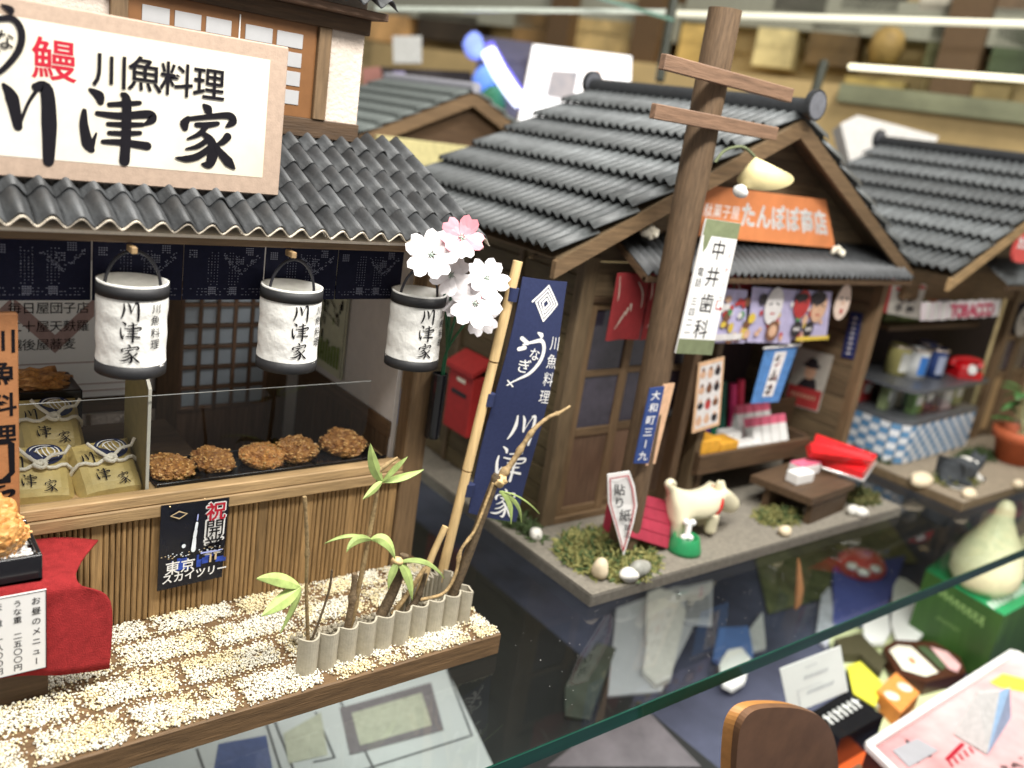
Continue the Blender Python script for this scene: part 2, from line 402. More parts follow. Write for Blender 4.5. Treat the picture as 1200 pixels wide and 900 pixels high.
# brush-written shop name, drawn stroke by stroke (unit box, v up)
def _n(ox, oy, sc, L): return [([((x-ox)/sc, (oy-y)/sc) for x, y in p], [w/sc for w in ws]) for p, ws in L]
KAWA = _n(60, 420, 260, [([(-28, 318), (-22, 400), (-40, 480), (-62, 530)], [10, 26, 20, 5]),
    ([(22, 312), (44, 350), (60, 440)], [8, 24, 16]), ([(64, 436), (90, 360), (120, 306)], [6, 6, 8]),
    ([(112, 306), (142, 310), (150, 420), (148, 545)], [16, 24, 28, 20])])
TSU = _n(415, 450, 260, [([(322, 328), (350, 345), (356, 366)], [8, 22, 14]), ([(304, 405), (303, 455), (316, 520), (330, 542)], [10, 18, 24, 12]),
    ([(326, 540), (336, 505), (344, 480)], [14, 8, 4]), ([(385, 372), (440, 362), (488, 352)], [10, 12, 9]),
    ([(346, 408), (420, 408), (520, 390), (532, 408), (505, 430)], [10, 15, 18, 18, 5]), ([(382, 442), (440, 438), (500, 430)], [9, 12, 9]),
    ([(386, 474), (440, 470), (492, 462)], [9, 12, 9]), ([(366, 508), (430, 504), (518, 508)], [9, 14, 18]),
    ([(428, 330), (442, 350), (444, 470), (440, 572)], [10, 20, 20, 22])])
IE = _n(735, 482, 260, [([(714, 372), (728, 384), (736, 398)], [8, 20, 12]), ([(660, 426), (648, 446), (650, 462)], [10, 20, 14]),
    ([(662, 428), (730, 412), (806, 398), (822, 418), (800, 440)], [9, 11, 15, 20, 5]), ([(690, 446), (730, 442), (768, 432)], [10, 13, 9]),
    ([(726, 448), (700, 480), (660, 502)], [12, 11, 4]), ([(712, 474), (746, 500), (754, 550), (742, 588), (716, 590)], [9, 18, 24, 20, 4]),
    ([(736, 494), (700, 524), (656, 540)], [12, 11, 4]), ([(744, 526), (700, 562), (658, 576), (622, 576)], [13, 15, 14, 4]),
    ([(806, 478), (790, 498), (764, 514)], [18, 14, 5]), ([(762, 514), (790, 548), (816, 574), (838, 596)], [8, 18, 22, 6])])
def brush(fl, ch, u, v, size, mi=0, bold=1.0, sx=1):
    for p, ws in ch: fl.stroke([(u+x*size*sx, v+y*size) for x, y in p], [w*size*bold for w in ws], mi)
    return fl
def eel_mark(fl, u, v, s, mi=0, bold=1):
    """the word written as a swimming eel: a long curling first letter, the other letters inside"""
    q = lambda L: [(u+x*s, v+y*s) for x, y in L]
    fl.stroke(q([(.05, .98), (.2, .92), (.22, .86)]), [w*s*bold for w in (.06, .17, .10)], mi)
    fl.stroke(q([(-.42, .52), (-.1, .66), (.25, .74), (.42, .5), (.36, .1), (.05, -.35), (-.3, -.62), (-.5, -.8)]), [w*s*bold for w in (.05, .1, .14, .15, .14, .11, .07, .03)], mi)
    fl.stroke(q([(-.5, .72), (-.28, .6)]), .14*s*bold, mi); fl.stroke(q([(-.52, .36), (-.34, .44)]), .14*s*bold, mi)
    fl.stroke(q([(-.62, -.74), (-.42, -.9)]), .05*s, mi); fl.stroke(q([(-.6, -.9), (-.42, -.7)]), .05*s, mi)
    fl.text('な', u+.08*s, v+.28*s, .44*s, mi, bold=.008); fl.text('ぎ', u-.2*s, v-.16*s, .5*s, mi, bold=.008)
    return fl
# ================================================================== the glass shelf and what lies below (setting)
def struct(o): o['kind'] = 'structure'; return o
def stuff(o): o['kind'] = 'stuff'; return o
gs = thing('glass_shelf', 'clear glass shelf with a dark green front edge carrying the miniature shops', 'shelf', (20, 23, 0))
MB().box((-30, 23.06, -.8), (150, 68, 0), .02).build('shelf_pane', GL, gs)
MB().box((-30, 22.95, -.80), (150, 23.055, -.002), .03).build('front_edge', M['glassedge'], gs)
struct(MB().box((-60, -10, -17), (190, 90, -16), .1).build('lower_shelf', M['navyfelt']))
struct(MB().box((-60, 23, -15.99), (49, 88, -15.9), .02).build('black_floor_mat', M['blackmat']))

# ================================================================== eel restaurant
SH = thing('miniature_shop', 'large front miniature eel restaurant with slatted counter, dark tiled eaves and white upper wall', 'miniature shop', (14, 38, 0), 'miniature shops on the glass shelf')
MB().box((1, 29.4, 0), (26.45, 51.5, 1.2), .07).build('base_board', M['base1'], SH)
# counter front: slats in groups with broader boards between
MB().box((2, 37.55, 1.2), (25.2, 37.9, 6.6), .02).build('counter_backing', M['groove'], SH)
x = 4.9; wide = MB(); strips = []
i = 0
while x < 24.3:
    if i % 9 in (7,):
        wide_w = .52; MB().box((x, 37.38+random.uniform(-.02, .02), 1.22), (x+wide_w-.03, 37.56, 6.56), .04).build('wide_slat', M['slat'], SH); x += wide_w
    else:
        w = random.uniform(.17, .23); strips.append((x, w)); x += w+.045
    i += 1
sb = MB()
for x, w in strips:
    d = random.uniform(-.03, .03); sb.box((x, 37.36+d, 1.21), (x+w, 37.56, 6.56), .05)
stuff(sb.build('thin_slats', M['slat'], SH))
MB().box((2, 37.05, 6.58), (24.42, 37.72, 7.18), .05).build('counter_rail', M['ltx'], SH)
MB().box((2, 37.12, 7.2), (24.42, 37.80, 7.72), .05).build('counter_rail', M['ltx'], SH)
MB().box((2, 37.8, 7.2), (24.3, 41.5, 7.45), .04).build('counter_top', M['ltx'], SH)
MB().box((24.44, 37.2, 1.2), (25.75, 38.3, 19.4), .07).build('corner_post', M['mdz'], SH)
MB().box((4.6, 36.6, 7.7), (5.15, 37.1, 19.3), .05).build('front_post', M['mdz'], SH)
MB().box((1, 34.75, 19.42), (25.5, 35.3, 19.86), .05).build('eaves_beam', M['mdx'], SH)
MB().box((24.5, 35.2, 19.3), (25.4, 43.5, 19.8), .05).build('side_beam', M['mdy'], SH)
# inside
MB().box((1, 50, 1.2), (24.4, 50.3, 23), .02).build('back_wall', M['whitewall'], SH)
MB().box((24.2, 38.4, 1.2), (24.5, 50, 20), .02).build('side_wall', M['whitewall'], SH)
MB().box((24.04, 38.4, 8.6), (24.2, 50, 9.5), .02).build('wall_band', M['dky'], SH)
for k in range(8):
    y = 38.5+k*1.43; MB().box((24.08, y, 1.2), (24.2, y+1.38, 8.58), .03).build('wainscot_board', M['dkz'], SH)
MB().box((15.3, 49.6, 1.2), (16.5, 50, 22), .03).build('wall_post', M['dkz'], SH)
MB().box((21.9, 49.6, 1.2), (23.2, 50, 22), .03).build('wall_post', M['dkz'], SH)
MB().box((1, 49.7, 7.0), (15.3, 50, 8.0), .03).build('wall_beam', M['dkx'], SH)
MB().box((1, 49.75, 1.2), (15.3, 50, 6.98), .02).build('lower_panel', M['plaster'], SH)
for k in range(6):
    MB().box((3.2+k*2.1, 49.6, 1.2), (3.42+k*2.1, 49.74, 6.98), .02).build('panel_strip', M['mdz'], SH)
dr = MB().box((16.5, 49.72, 1.2), (21.9, 49.8, 7.0), .02).build('sliding_door', M['rdz'], SH)
M_ = MB().box((16.5, 49.8, 6.7), (21.9, 49.9, 14.5), .02).build('shoji_screen', M['mdz'], SH)
for r in range(6):
    for c in range(5):
        x0 = 16.75+c*1.03; z0 = 7.0+r*1.26
        if z0 > 13.6: continue
        MB().box((x0, 49.7, z0), (x0+.88, 49.78, z0+1.1), .01).build('pane', M['shojipaper'], M_)
for c in range(6): MB().box((16.5+c*1.03, 49.62, 6.7), (16.72+c*1.03, 49.78, 14.5), .02).build('lattice_bar', M['rdz'], M_)
for r in range(7): MB().box((16.5, 49.64, 6.72+r*1.26), (21.9, 49.76, 6.92+r*1.26), .02).build('lattice_bar', M['rdx'], M_)
# lower roof: single tiles
def tile_mesh(pw, L, amp, th=.06, seg=10):
    """one pantile: half-round ridge, laid along +y, its lower end at y=0"""
    mb = MB(); top = []; prof = []
    for i in range(seg+1):
        x = -pw/2+pw*i/seg; t = abs(x)/(pw/2); prof.append((x, amp*1.3*(.5+.5*math.cos(PI*t))**.85))
    vs = []
    for y, dz in ((0, .07), (L, 0)):
        for h in (0, -th):
            for x, z in prof: vs.append((x, y, z+h+dz))
    K = seg+1; fs = []
    for i in range(seg):
        fs.append((i, i+1, 2*K+i+1, 2*K+i)); fs.append((K+i+1, K+i, 3*K+i, 3*K+i+1))
        fs.append((i+1, i, K+i, K+i+1)); fs.append((2*K+i, 2*K+i+1, 3*K+i+1, 3*K+i))
    fs += [(0, 2*K, 3*K, K), (seg, K+seg, 3*K+seg, 2*K+seg)]
    sm = [True, True, False, False]*seg+[False]*2
    mb.v = [tuple(v) for v in vs]; mb.f = fs; mb.m = [0]*len(fs); mb.sm = sm
    return mb
SL = math.radians(22.2); PW = .93; TL = 1.92
tm = [tile_mesh(PW*1.02, TL+.12, .34+random.uniform(-.02, .02)).mesh('roof_tile', M['roof']) for _ in range(3)]
org = Vector(SH['_o'])
for c in range(26):
    xx = 25.4-c*PW
    for r in range(5):
        y = 34.25+r*TL*math.cos(SL); z = 19.98+r*TL*math.sin(SL)
        o = bpy.data.objects.new('roof_tile', random.choice(tm)); COL.objects.link(o); o.parent = SH
        o.location = Vector((xx+random.uniform(-.03, .03), y+random.uniform(-.07, .07), z+random.uniform(0, .03)))-org; o.rotation_euler = (SL+random.uniform(-.006, .006), random.uniform(-.012, .012), 0)
# raw card edge under the tiles at the eaves, and the flat roof board
eb = MB()
for c in range(26):
    xx = 25.4-c*PW; m = tile_mesh(PW*1.0, .35, .30, .05)
    T = Matrix.Translation((xx, 34.2, 19.97)) @ Matrix.Rotation(SL, 4, 'X')
    eb.add([T @ Vector(v)-Vector((0, 0, .045)) for v in m.v], m.f, 0, False)
stuff(eb.build('card_edge', M['cardedge'], SH))
MB().prism([(1, 34.45, 19.88), (1, 43.4, 23.55), (1, 43.4, 23.4), (1, 34.45, 19.76)], (24.7, 0, 0)).build('roof_board', M['cardedge'], SH)
# upper storey
MB().box((1, 42.52, 22.6), (22.6, 50, 30.5), .05).build('upper_wall', M['plaster'], SH)
MB().box((1, 42.3, 23.55), (22.62, 42.6, 24.45), .04).build('wall_beam', M['dkx'], SH)
MB().box((1, 42.25, 28.75), (22.75, 42.6, 29.5), .04).build('wall_beam', M['dkx'], SH)
MB().box((1, 41.2, 29.5), (23.1, 43, 29.85), .04).build('upper_eaves_board', M['rdx'], SH)
UW = MB().box((11.3, 42.42, 24.45), (20.0, 42.5, 28.75), .01).build('window', M['winframe'], SH)
MB().box((10.6, 42.2, 24.45), (11.3, 42.5, 28.75), .03).build('window_post', M['mdz'], SH)
MB().box((20.02, 42.2, 24.45), (20.68, 42.5, 28.75), .03).build('window_post', M['mdz'], SH)
for sx in (11.75, 13.1, 14.5, 16.62, 17.95):   # panes of the two sashes
    pass
for sx, n in ((11.9, 3), (16.45, 3)):
    for c in range(2 if sx > 16 else 3):
        for r in range(4):
            w_ = 1.15 if sx < 16 else 1.3; x0 = sx+c*(w_+.22); z0 = 25.0+r*.86
            MB().box((x0, 42.38, z0), (x0+w_, 42.43, z0+.66), .01).build('pane', M['winpane'], UW)
MB().box((16.14, 42.37, 24.5), (16.2, 42.43, 28.6), .01).build('sash_gap', M['white'], UW)
utm = tm[0]
for c in range(16):
    for r in range(2):
        o = bpy.data.objects.new('upper_roof_tile', utm); COL.objects.link(o); o.parent = SH
        o.location = Vector((22.7-c*PW, 40.5+r*TL*.93, 29.95+r*.72))-org; o.rotation_euler = (SL, 0, 0)
# hook pegs below the eaves
for px, py in ((155, 298), (341, 304), (488, 312)):
    p = at(px, py, y=34.6); MB().box((p.x-.11, 34.3, 19.08), (p.x+.11, 35.0, 19.34), .03).build('hook_peg', M['ltx'], SH)

# half curtain with woven kasuri pattern, four panels
cur = thing('shop_curtain', 'dark navy half curtain with pale woven kasuri dots under the tiled eaves', 'curtain', (14, 36.6, 19.4))
NV2 = mat('indigo_curtain', (.010, .011, .028), rough=.85, var=.15, scale=4, bump=.2, bscale=30, spec=.2)
dot = mat('pale_woven_thread', (.20, .21, .27), rough=.8, var=.1)
for k in range(5):
    x0 = 5.2+k*3.5; x1 = x0+3.44
    fn = plane((0, 36.62-.03*(k % 2), 0), (1, 0, 0), (0, 0, 1))
    pn = sheet(fn, x0, 16.75, x1, 19.5, .05, nu=6).build('curtain_panel', NV2, cur)
    fl = Flat()
    def block(cx, cz, n, s, dens=1.0, sq=.07):
        for a in range(n):
            for b in range(n):
                if random.random() < dens:
                    fl.raw([(cx+a*s, cz+b*s), (cx+a*s+sq, cz+b*s), (cx+a*s+sq, cz+b*s+sq*.8), (cx+a*s, cz+b*s+sq*.8)], [(0, 1, 2, 3)])
    block(x0+1.05, 17.0, 4, .085); block(x0+1.95, 17.0, 4, .085)
    for dx in (1.05, 1.95):
        for q in range(9): block(x0+dx-.05, 17.4+q*.12, 4, .13, .55, .045)
    for q in range(20): block(x0+.15+q*.16, 16.95, 3, .13, .4, .045)
    block(x0+.2, 18.55, 4, .09, .9, .06); block(x0+2.6, 18.7, 4, .09, .9, .06); block(x0+2.2, 18.3, 4, .09, .9, .06)
    for q in range(70):
        a = random.uniform(0, 1); block(x0+1.6+a*1.6, 17.8+abs(a-.5)*1.5+random.uniform(0, .25), 1, .1, 1, .05)
    stuff(fl.build('woven_dots', dot, fn, cur))

# menu board on the back wall and map on the side wall
mb_ = thing('menu_board', 'white menu board with red-brown chevrons and three lines of shop names on the back wall', 'menu board', (9, 49.6, 10))
fn = plane((3.6, 49.6, 8.0), (1, 0, 0), (0, 0, 1))
sheet(fn, 0, 0, 11.4, 7.6, .06).build('board', M['white'], mb_)
fl = Flat()
chev = mat('red_brown_print', (.40, .27, .25), rough=.6)
for k in range(3):
    u = .6+k*3.9; fl.poly([(u, 5.6), (u+1.9, 3.6), (u+1.9, 2.6), (u, 4.6)]); fl.poly([(u+1.9, 3.6), (u+3.8, 5.6), (u+3.8, 4.6), (u+1.9, 2.6)])
for z in (.35, .75, 2.0): fl.rect(0, z, 11.4, z+.06)
fl.build('chevron_print', chev, fn, mb_)
fl = Flat(); fl.h = .03
for t, v in (('毎日屋団子店　筑前屋豆腐', at(17, 361, y=49.6).z-8.0), ('二十屋天麩羅　川魚川津家', at(17, 361, y=49.6).z-8.98), ('越後屋蕎麦　　尾張屋呉服', at(17, 361, y=49.6).z-9.96)):
    fl.text(t, at(17, 361, y=49.6).x-3.6, v, .66, bold=.0, pitch=.64)
fl.build('lettering', M['ink'], fn, mb_)
mp_ = thing('wall_map', 'illustrated street map poster on the white inner side wall', 'poster', (24, 44, 12))
fn = plane((24.0, 50-.6, 9.6), (0, -1, 0), (0, 0, 1))
mb2 = sheet(fn, .2, .4, 5.3, 7.4, .05).build('poster_sheet', mat('map_paper', (.55, .55, .40), var=.08), mp_)
fl = Flat()
for a in (.4, 5.15): fl.rect(a, .5, a+.05, 7.3)
for q in range(46):
    u = random.uniform(.6, 4.6); v = random.uniform(1.2, 7); fl.rect(u, v, u+random.uniform(.08, .3), v+random.uniform(.15, .6), random.choice((0, 0, 1)))
for q in range(9): fl.stroke([(random.uniform(.5, 4.9), random.uniform(.8, 7)), (random.uniform(.5, 4.9), random.uniform(.8, 7))], .05, 0)
for q in range(12): fl.rect(.6+q*.37, .9, .82+q*.37, 1.9+random.random()*.5, 1)
fl.build('map_print', [M['ink'], mat('map_green', (.20, .27, .08))], fn, mp_)

# divider, glass guard, parcels, fried pieces
dv = MB().prism([(11.35, 38.0, 7.45), (11.35, 38.0, 12.35), (11.35, 38.9, 13.1), (11.35, 41.5, 13.1), (11.35, 41.5, 7.45)], (.12, 0, 0)).build('divider_face', M['olive'], SH)
MB().prism([(11.35, 37.9, 7.45), (11.35, 37.9, 12.42), (11.35, 38.85, 13.2), (11.35, 38.95, 13.1), (11.35, 38.02, 12.35), (11.35, 38.02, 7.45)], (.14, 0, 0)).build('divider_edge', M['edgeclear'], SH)
sg = thing('sneeze_guard', 'low clear acrylic guard standing along the eel shop counter', 'guard', (14, 37.6, 7.7))
MB().box((4.0, 37.62, 7.72), (22.2, 37.68, 12.2), .01).build('guard_pane', ACR, sg)
MB().box((4.0, 37.62, 12.2), (22.2, 37.68, 12.225), .005).build('guard_edge', mat('guard_edge_line', (.30, .31, .30), rough=.3), sg)

def parcel(loc, rz, tilt, roll, label):
    t = thing('wrapped_parcel', label, 'parcel', loc, 'tan paper parcels tied with string')
    t['_o'] = (0, 0, 0); w, d, h = 2.9, 3.1, 1.25
    mb = MB(); vs = []; fs = []; N = 10
    for k, sg_ in ((0, 1), (1, 0)):
        for j in range(N+1):
            for i in range(N+1):
                a = i/N*2-1; b = j/N*2-1; e = (1-abs(a)**5)*(1-abs(b)**5)
                z = h*(.5+.42*e+.03*noise.noise(Vector((a*2, b*2, loc[0])))) if k == 0 else .0
                if abs(a) == 1 or abs(b) == 1: z = h*.38 if k == 0 else h*.12
                vs.append((a*w/2*(1 if e or k else .99), b*d/2, z))
    K = (N+1)**2
    for j in range(N):
        for i in range(N):
            p = j*(N+1)+i; fs.append((p, p+1, p+N+2, p+N+1)); fs.append((K+p+1, K+p, K+p+N+1, K+p+N+2))
    rim = [i for i in range(N+1)]+[j*(N+1)+N for j in range(1, N+1)]+[N*(N+1)+i for i in range(N-1, -1, -1)]+[j*(N+1) for j in range(N-1, 0, -1)]
    for a, b in zip(rim, rim[1:]+rim[:1]): fs.append((a+K, b+K, b, a))
    mb.add(vs, fs, 0, False); mb.build('paper_wrap', M['pouch'], t)
    def top(u, v, hh=0):
        a, b = u/(w/2), v/(d/2); e = (1-min(1, abs(a))**5)*(1-min(1, abs(b))**5)
        return Vector((u, v, h*(.5+.42*e)+.055+hh))
    fl = Flat(); fl.disc(.35, .78, .74, 0, .82, 28); fl.build('emblem', M['navy'], top, t)
    fl = Flat(); fl.h = .03
    for r, a0, a1, ox, oy in ((.60, 1.1, 2.9, 0, 0), (.58, -.5, .8, 0, 0), (.42, 1.3, 3.0, .05, 0), (.40, -.6, .9, 0, .05), (.60, 3.4, 4.9, 0, 0)):
        fl.stroke([(.35+ox+r*math.cos(a0+(a1-a0)*k/7), .78+oy+r*.8*math.sin(a0+(a1-a0)*k/7)) for k in range(8)], [.02]+[.06]*6+[.02], 0, n=2)
    for dx in (-.2, 0, .18): fl.stroke([(.25+dx, 1.05), (.3+dx, .8), (.45+dx, .55)], [.02, .07, .02])
    fl.build('emblem_lines', M['white'], top, t)
    fl = Flat(); brush(fl, KAWA, -.75, .35, .62, bold=1.1); brush(fl, TSU, -.35, -.55, .62, bold=1.1); brush(fl, IE, .45, -.85, .62, bold=1.1)
    fl.build('lettering', M['ink'], top, t)
    zt = h*.94+.08
    pts = [top(-1.4+2.8*k/12, .08+.12*math.sin(k*1.3), .05) for k in range(13)]
    kn = MB().tube([(-1.5, .0, .3)]+pts+[(1.5, .1, .3)], .085, 7)
    kn.build('string', M['rope'], t)
    kb = MB().tube([(.1+.23*math.cos(a), .1+.16*math.sin(a), zt+.12+.06*math.sin(2*a)) for a in [q*PI/5 for q in range(13)]], .095, 7)
    kb.tube([(.1, .1, zt+.1), (.6, .45, zt+.3), (1.1, .55, zt+.2), (1.3, .8, zt+.42)], .08, 7)
    kb.tube([(.1, .1, zt+.1), (-.4, .5, zt+.25), (-.75, .9, zt+.35)], .08, 7)
    kb.build('string_knot', M['rope'], t)
    t.rotation_euler = (tilt, roll, rz); return t
parcel((7.25, 39.9, 7.7), math.radians(-4), math.radians(36), .02, 'tan parcel beside the left plaque, left of the front pair on the counter')
parcel((10.0, 39.75, 7.7), math.radians(5), math.radians(36), -.02, 'tan parcel with a knotted white string, next to the cream divider')
parcel((8.2, 42.6, 8.9), math.radians(2), math.radians(40), .03, 'tan parcel lying behind and above the other two parcels')
bt = thing('takeaway_box', 'small black box heaped with dark brown grilled food behind the parcels', 'food box', (8, 44.6, 7.5))
MB().box((6.2, 43.6, 7.45), (10.0, 46.4, 10.6), .06).build('box', M['gloss_black'], bt)
MB().blob((8.1, 45, 10.7), (1.5, 1.1, .5), 4, .3, 3, seed=3).build('grilled_topping', M['fry'], bt)
stand = MB().box((2, 41.6, 1.2), (15, 47, 7.4), .03).build('inner_cabinet', M['dkx'], SH)

tr = thing('food_tray', 'long black tray lined up behind the clear guard', 'tray', (17.5, 39.4, 7.45))
MB().box((11.9, 38.2, 7.45), (23.9, 40.9, 7.52), .02).box((11.9, 38.1, 7.45), (23.9, 38.2, 7.72), .02).box((11.9, 40.9, 7.45), (23.9, 41, 7.72), .02).build('tray_body', M['gloss_black'], tr)
def cutlet(loc, r, seed, mt, label, group, flat=.8):
    t = thing('fried_cutlet', label, 'fried food', loc, group); t['_o'] = (0, 0, 0)
    bm = bmesh.new(); bmesh.ops.create_icosphere(bm, subdivisions=5, radius=1); vs = []
    for v in bm.verts:
        c = v.co; k = 1+.22*noise.noise(c*1.3+Vector((seed, 0, 0)))+.10*noise.noise(c*4+Vector((seed, 2, 0)))+.09*abs(noise.noise(c*9+Vector((0, seed, 0))))+.05*noise.noise(c*20)
        vs.append((c.x*r*k, c.y*r*.85*k, max(-.02, (c.z+.55)*r*flat*k*.62)))
    fs = [tuple(v.index for v in f.verts) for f in bm.faces]; bm.free()
    MB().add(vs, fs, 0, False).build('crust', mt, t)
    cb = MB(); rr = random.Random(seed)
    for q in range(130):
        i = rr.randrange(len(vs)); p = Vector(vs[i])
        if p.z < .15: continue
        cb.blob(p*1.01, (rr.uniform(.05, .12), rr.uniform(.05, .12), rr.uniform(.03, .07)), 1, .4, 2, seed=q, smooth=False)
    stuff(cb.build('crumbs', CR, t)); t.rotation_euler = (0, 0, seed*1.7); t.scale = (1+.12*math.sin(seed*5), 1-.1*math.sin(seed*3), 1+.15*math.cos(seed*2)); return t
CR = mat('light_crumb', (.50, .25, .08), rough=.4, var=.4, scale=1.5, col2=(.80, .52, .22))
for k, (u, v, r) in enumerate(((203, 545, 1.2), (256, 540, 1.22), (312, 534, 1.24), (357, 530, 1.15), (405, 519, 1.25))):
    p = at(u, v, z=8.1)
    cutlet((p.x, 39.55+.25*(k % 2)+(.3 if k == 4 else 0), 7.52), r, k*3.7+1, M['fry'],
           ('crumbed brown cutlet half hidden by the divider, first from the left', 'crumbed brown cutlet second from the left on the black tray', 'crumbed brown cutlet in the middle of the five on the tray',
            'crumbed brown cutlet fourth from the left on the tray', 'crumbed brown cutlet at the right end of the tray near the corner post')[k], 'fried cutlets on the black tray')

# ------------------------------------------------------------------ the big name board
sn = thing('shop_sign', 'large white name board with beige frame and black brush characters on the tiled eaves', 'sign', (8, 36.5, 21.2))
MB().box((0, 36.5, 21.32), (16.02, 36.9, 27.35), .05).build('board', M['frame'], sn)
fn = plane((0, 36.49, 21.32), (1, 0, 0), (0, 0, 1))
sheet(fn, -.2, .72, 15.25, 5.42, .02).build('paper_panel', M['signpaper'], sn)
def inv(u, v, y=36.47):   # pixel of the photo -> place on the board
    p = at(u, v, y=y); return p.x, p.z-21.32
fl = Flat(); fl.h = .02
for ch, u, v, s_ in ((KAWA, 21, 141, 2.75), (TSU, 138, 149, 2.6), (IE, 244, 159, 2.7)):
    a, b = inv(u, v); brush(fl, ch, a, b, s_, bold=1.75, sx=1.05)
for ch, u, v in (('川', 128, 82), ('魚', 170, 87), ('料', 207, 93), ('理', 245, 98)):
    a, b = inv(u, v); fl.text(ch, a, b, 1.3, bold=.012)
a, b = inv(6, 62); eel_mark(fl, a-.15, b, 1.55)
fl.build('lettering', M['ink'], fn, sn)
fl = Flat(); a, b = inv(64, 70); fl.text('鰻', a, b, 1.5, bold=.012); fl.build('red_character', M['inkred'], fn, sn)

# ------------------------------------------------------------------ paper lanterns
def lantern(px, label, yaw, z0, z1, y=35.15, lean=0):
    p = at(px, 380, y=y); R = 1.29; H = 3.62
    t = thing('paper_lantern', label, 'lantern', (p.x, y, z0), 'paper lanterns under the eaves'); t['_o'] = (0, 0, 0)
    sd = px*.1
    wob = lambda a, z: .018*noise.noise(Vector((math.cos(a)*2+sd, math.sin(a)*2, z*2.4)))+.012*math.sin(z*5.2+math.sin(a*2)*.8)
    MB().lathe([(R, .42+(H-.86)*k/24) for k in range(25)], n=56, jit=wob).build('paper_body', M['lantern'], t)
    MB().lathe([(R*.99, 0), (R*1.02, .02), (R*1.02, .5), (R*.99, .5)], n=40).build('lower_band', M['black'], t)
    MB().lathe([(R*.99, H-.5), (R*1.03, H-.5), (R*1.03, H-.04), (R*.99, H-.04)], n=40).build('upper_band', M['black'], t)
    MB().lathe([(R*1.0, H-.06), (R*1.02, H+.04), (R*.96, H+.04), (R*.93, H-.4), (R*.9, H-1.1), (0, H-1.1)], n=40).build('inner_rim', M['lantern'], t)
    hr = 1.02
    MB().tube([(hr*math.cos(a)*math.cos(yaw*.3), hr*math.cos(a)*math.sin(yaw*.3), H-.35+1.5*math.sin(a)) for a in [PI*k/18 for k in range(19)]], .065, 8).build('handle', M['wire'], t)
    MB().tube([(0, 0, H+1.12), (0, .05, H+1.2), (.04, .1, H+1.3)], .05, 8).build('hanging_loop', mat('clear_thread', (.5, .5, .52), rough=.2), t)
    def cyl(u, v, h=0):
        a = yaw+u/R; rr = R*(1+wob(a, v))+.014+h; return Vector((math.sin(a)*rr*1.0, -math.cos(a)*rr, v))
    def cyl2(u, v, h=0):
        a = -PI/2+yaw+u/R; rr = R*(1+wob(a, v))+.012+h; return Vector((math.cos(a)*rr, math.sin(a)*rr, v))
    fl = Flat()
    brush(fl, KAWA, 0, 2.72, .74, bold=1.15); brush(fl, TSU, 0, 1.92, .80, bold=1.15); brush(fl, IE, 0, 1.08, .84, bold=1.15)
    # full three strokes of the first letter for the narrow script
    fl.text('川魚料理', .92, 2.82, .42, vertical=True, pitch=.47, bold=.004)
    fl.build('lettering', M['ink'], cyl2, t)
    t.rotation_euler = (lean, 0, 0); return t
lantern(154.5, 'white paper lantern with black bands, leftmost of the three under the eaves', -.30, 14.27, 0)
lantern(339, 'white paper lantern with black bands hanging in front of the map, middle of three', -.05, 14.1, 0)
lantern(487, 'white paper lantern with black bands by the corner post and blossoms, rightmost of three', -.12, 13.85, 0)

# ------------------------------------------------------------------ opening poster on the counter
po = thing('tower_poster', 'black night-view tower poster with red and white characters pinned to the slatted counter', 'poster', (13.3, 37, 5))
q00, q10, q11, q01 = at(184, 693, y=37.0), at(260, 676, y=36.95), at(269, 583, y=36.98), at(189, 593, y=37.0)
fn = quadmap(q00, q10, q11, q01)
PB = mat('night_photo_print', (.008, .009, .016), rough=.25, var=.2)
sheet(fn, 0, 0, 1, 1, .04).build('poster_sheet', PB, po)
asp = 3.2/4.3
def T_(fl, t, u, v, s, **k):   # letters in unit square of the poster
    f2 = Flat(); f2.h = fl.h; f2.text(t, 0, 0, s, **k)
    fl.v += [(u+a/asp, v+b, h) for a, b, h in f2.v]; n = len(fl.v)-len(f2.v); fl.f += [tuple(i+n for i in f) for f in f2.f]; fl.m += f2.m
fl = Flat()
for k in range(16):
    u = random.random()*.95; fl.rect(u, .18+random.random()*.12, u+random.uniform(.02, .16), .2+random.random()*.16, 1)
for k in range(40):
    u = random.random()*.97; v = .36+random.random()*.06; fl.rect(u, v, u+.02, v+.01, random.choice((2, 3)))
for k in range(12): fl.stroke([(.62+.36*random.random(), .36+.02*random.random()), (.66+.3*random.random(), .37)], .012, 4)
fl.stroke([(.5, .44), (.505, .56)], [.07, .055], 2); fl.stroke([(.505, .59), (.515, .66)], .05, 2); fl.stroke([(.517, .69), (.525, .75)], .04, 2); fl.stroke([(.528, .79), (.532, .85)], .018, 4); fl.disc(.35, .5, .03, 2, .8)
fl.rect(.76, .24, .79, .34, 3); fl.rect(.84, .26, .87, .35, 3)
fl.poly([(.12, .88), (.25, .93), (.38, .885), (.26, .83)], 3); fl.poly([(.145, .88), (.25, .915), (.355, .885), (.26, .845)], 0)
fl.build('photo_print', [PB, mat('river_blue_print', (.02, .05, .28), var=.5, scale=3), mat('lit_tower_print', (.75, .80, .85)), mat('city_lights_print', (.55, .42, .25)), mat('lavender_print', (.4, .45, .8))], fn, po)
fl = Flat(); fl.h = .03
for du, dv in ((-.012, 0), (.012, 0), (0, .009), (0, -.009)):
    T_(fl, '祝開業', .81+du, .86+dv, .235, bold=.03, vertical=True, pitch=.205)
T_(fl, '東京', .21, .25, .17, bold=.012, pitch=.17); T_(fl, 'スカイツリー', .14, .125, .125, bold=.018, pitch=.125)
fl.build('white_lettering', M['white'], fn, po)
fl = Flat(); fl.h = .05; T_(fl, '祝', .81, .86, .23, bold=.02); fl.build('red_lettering', M['inkred'], fn, po)
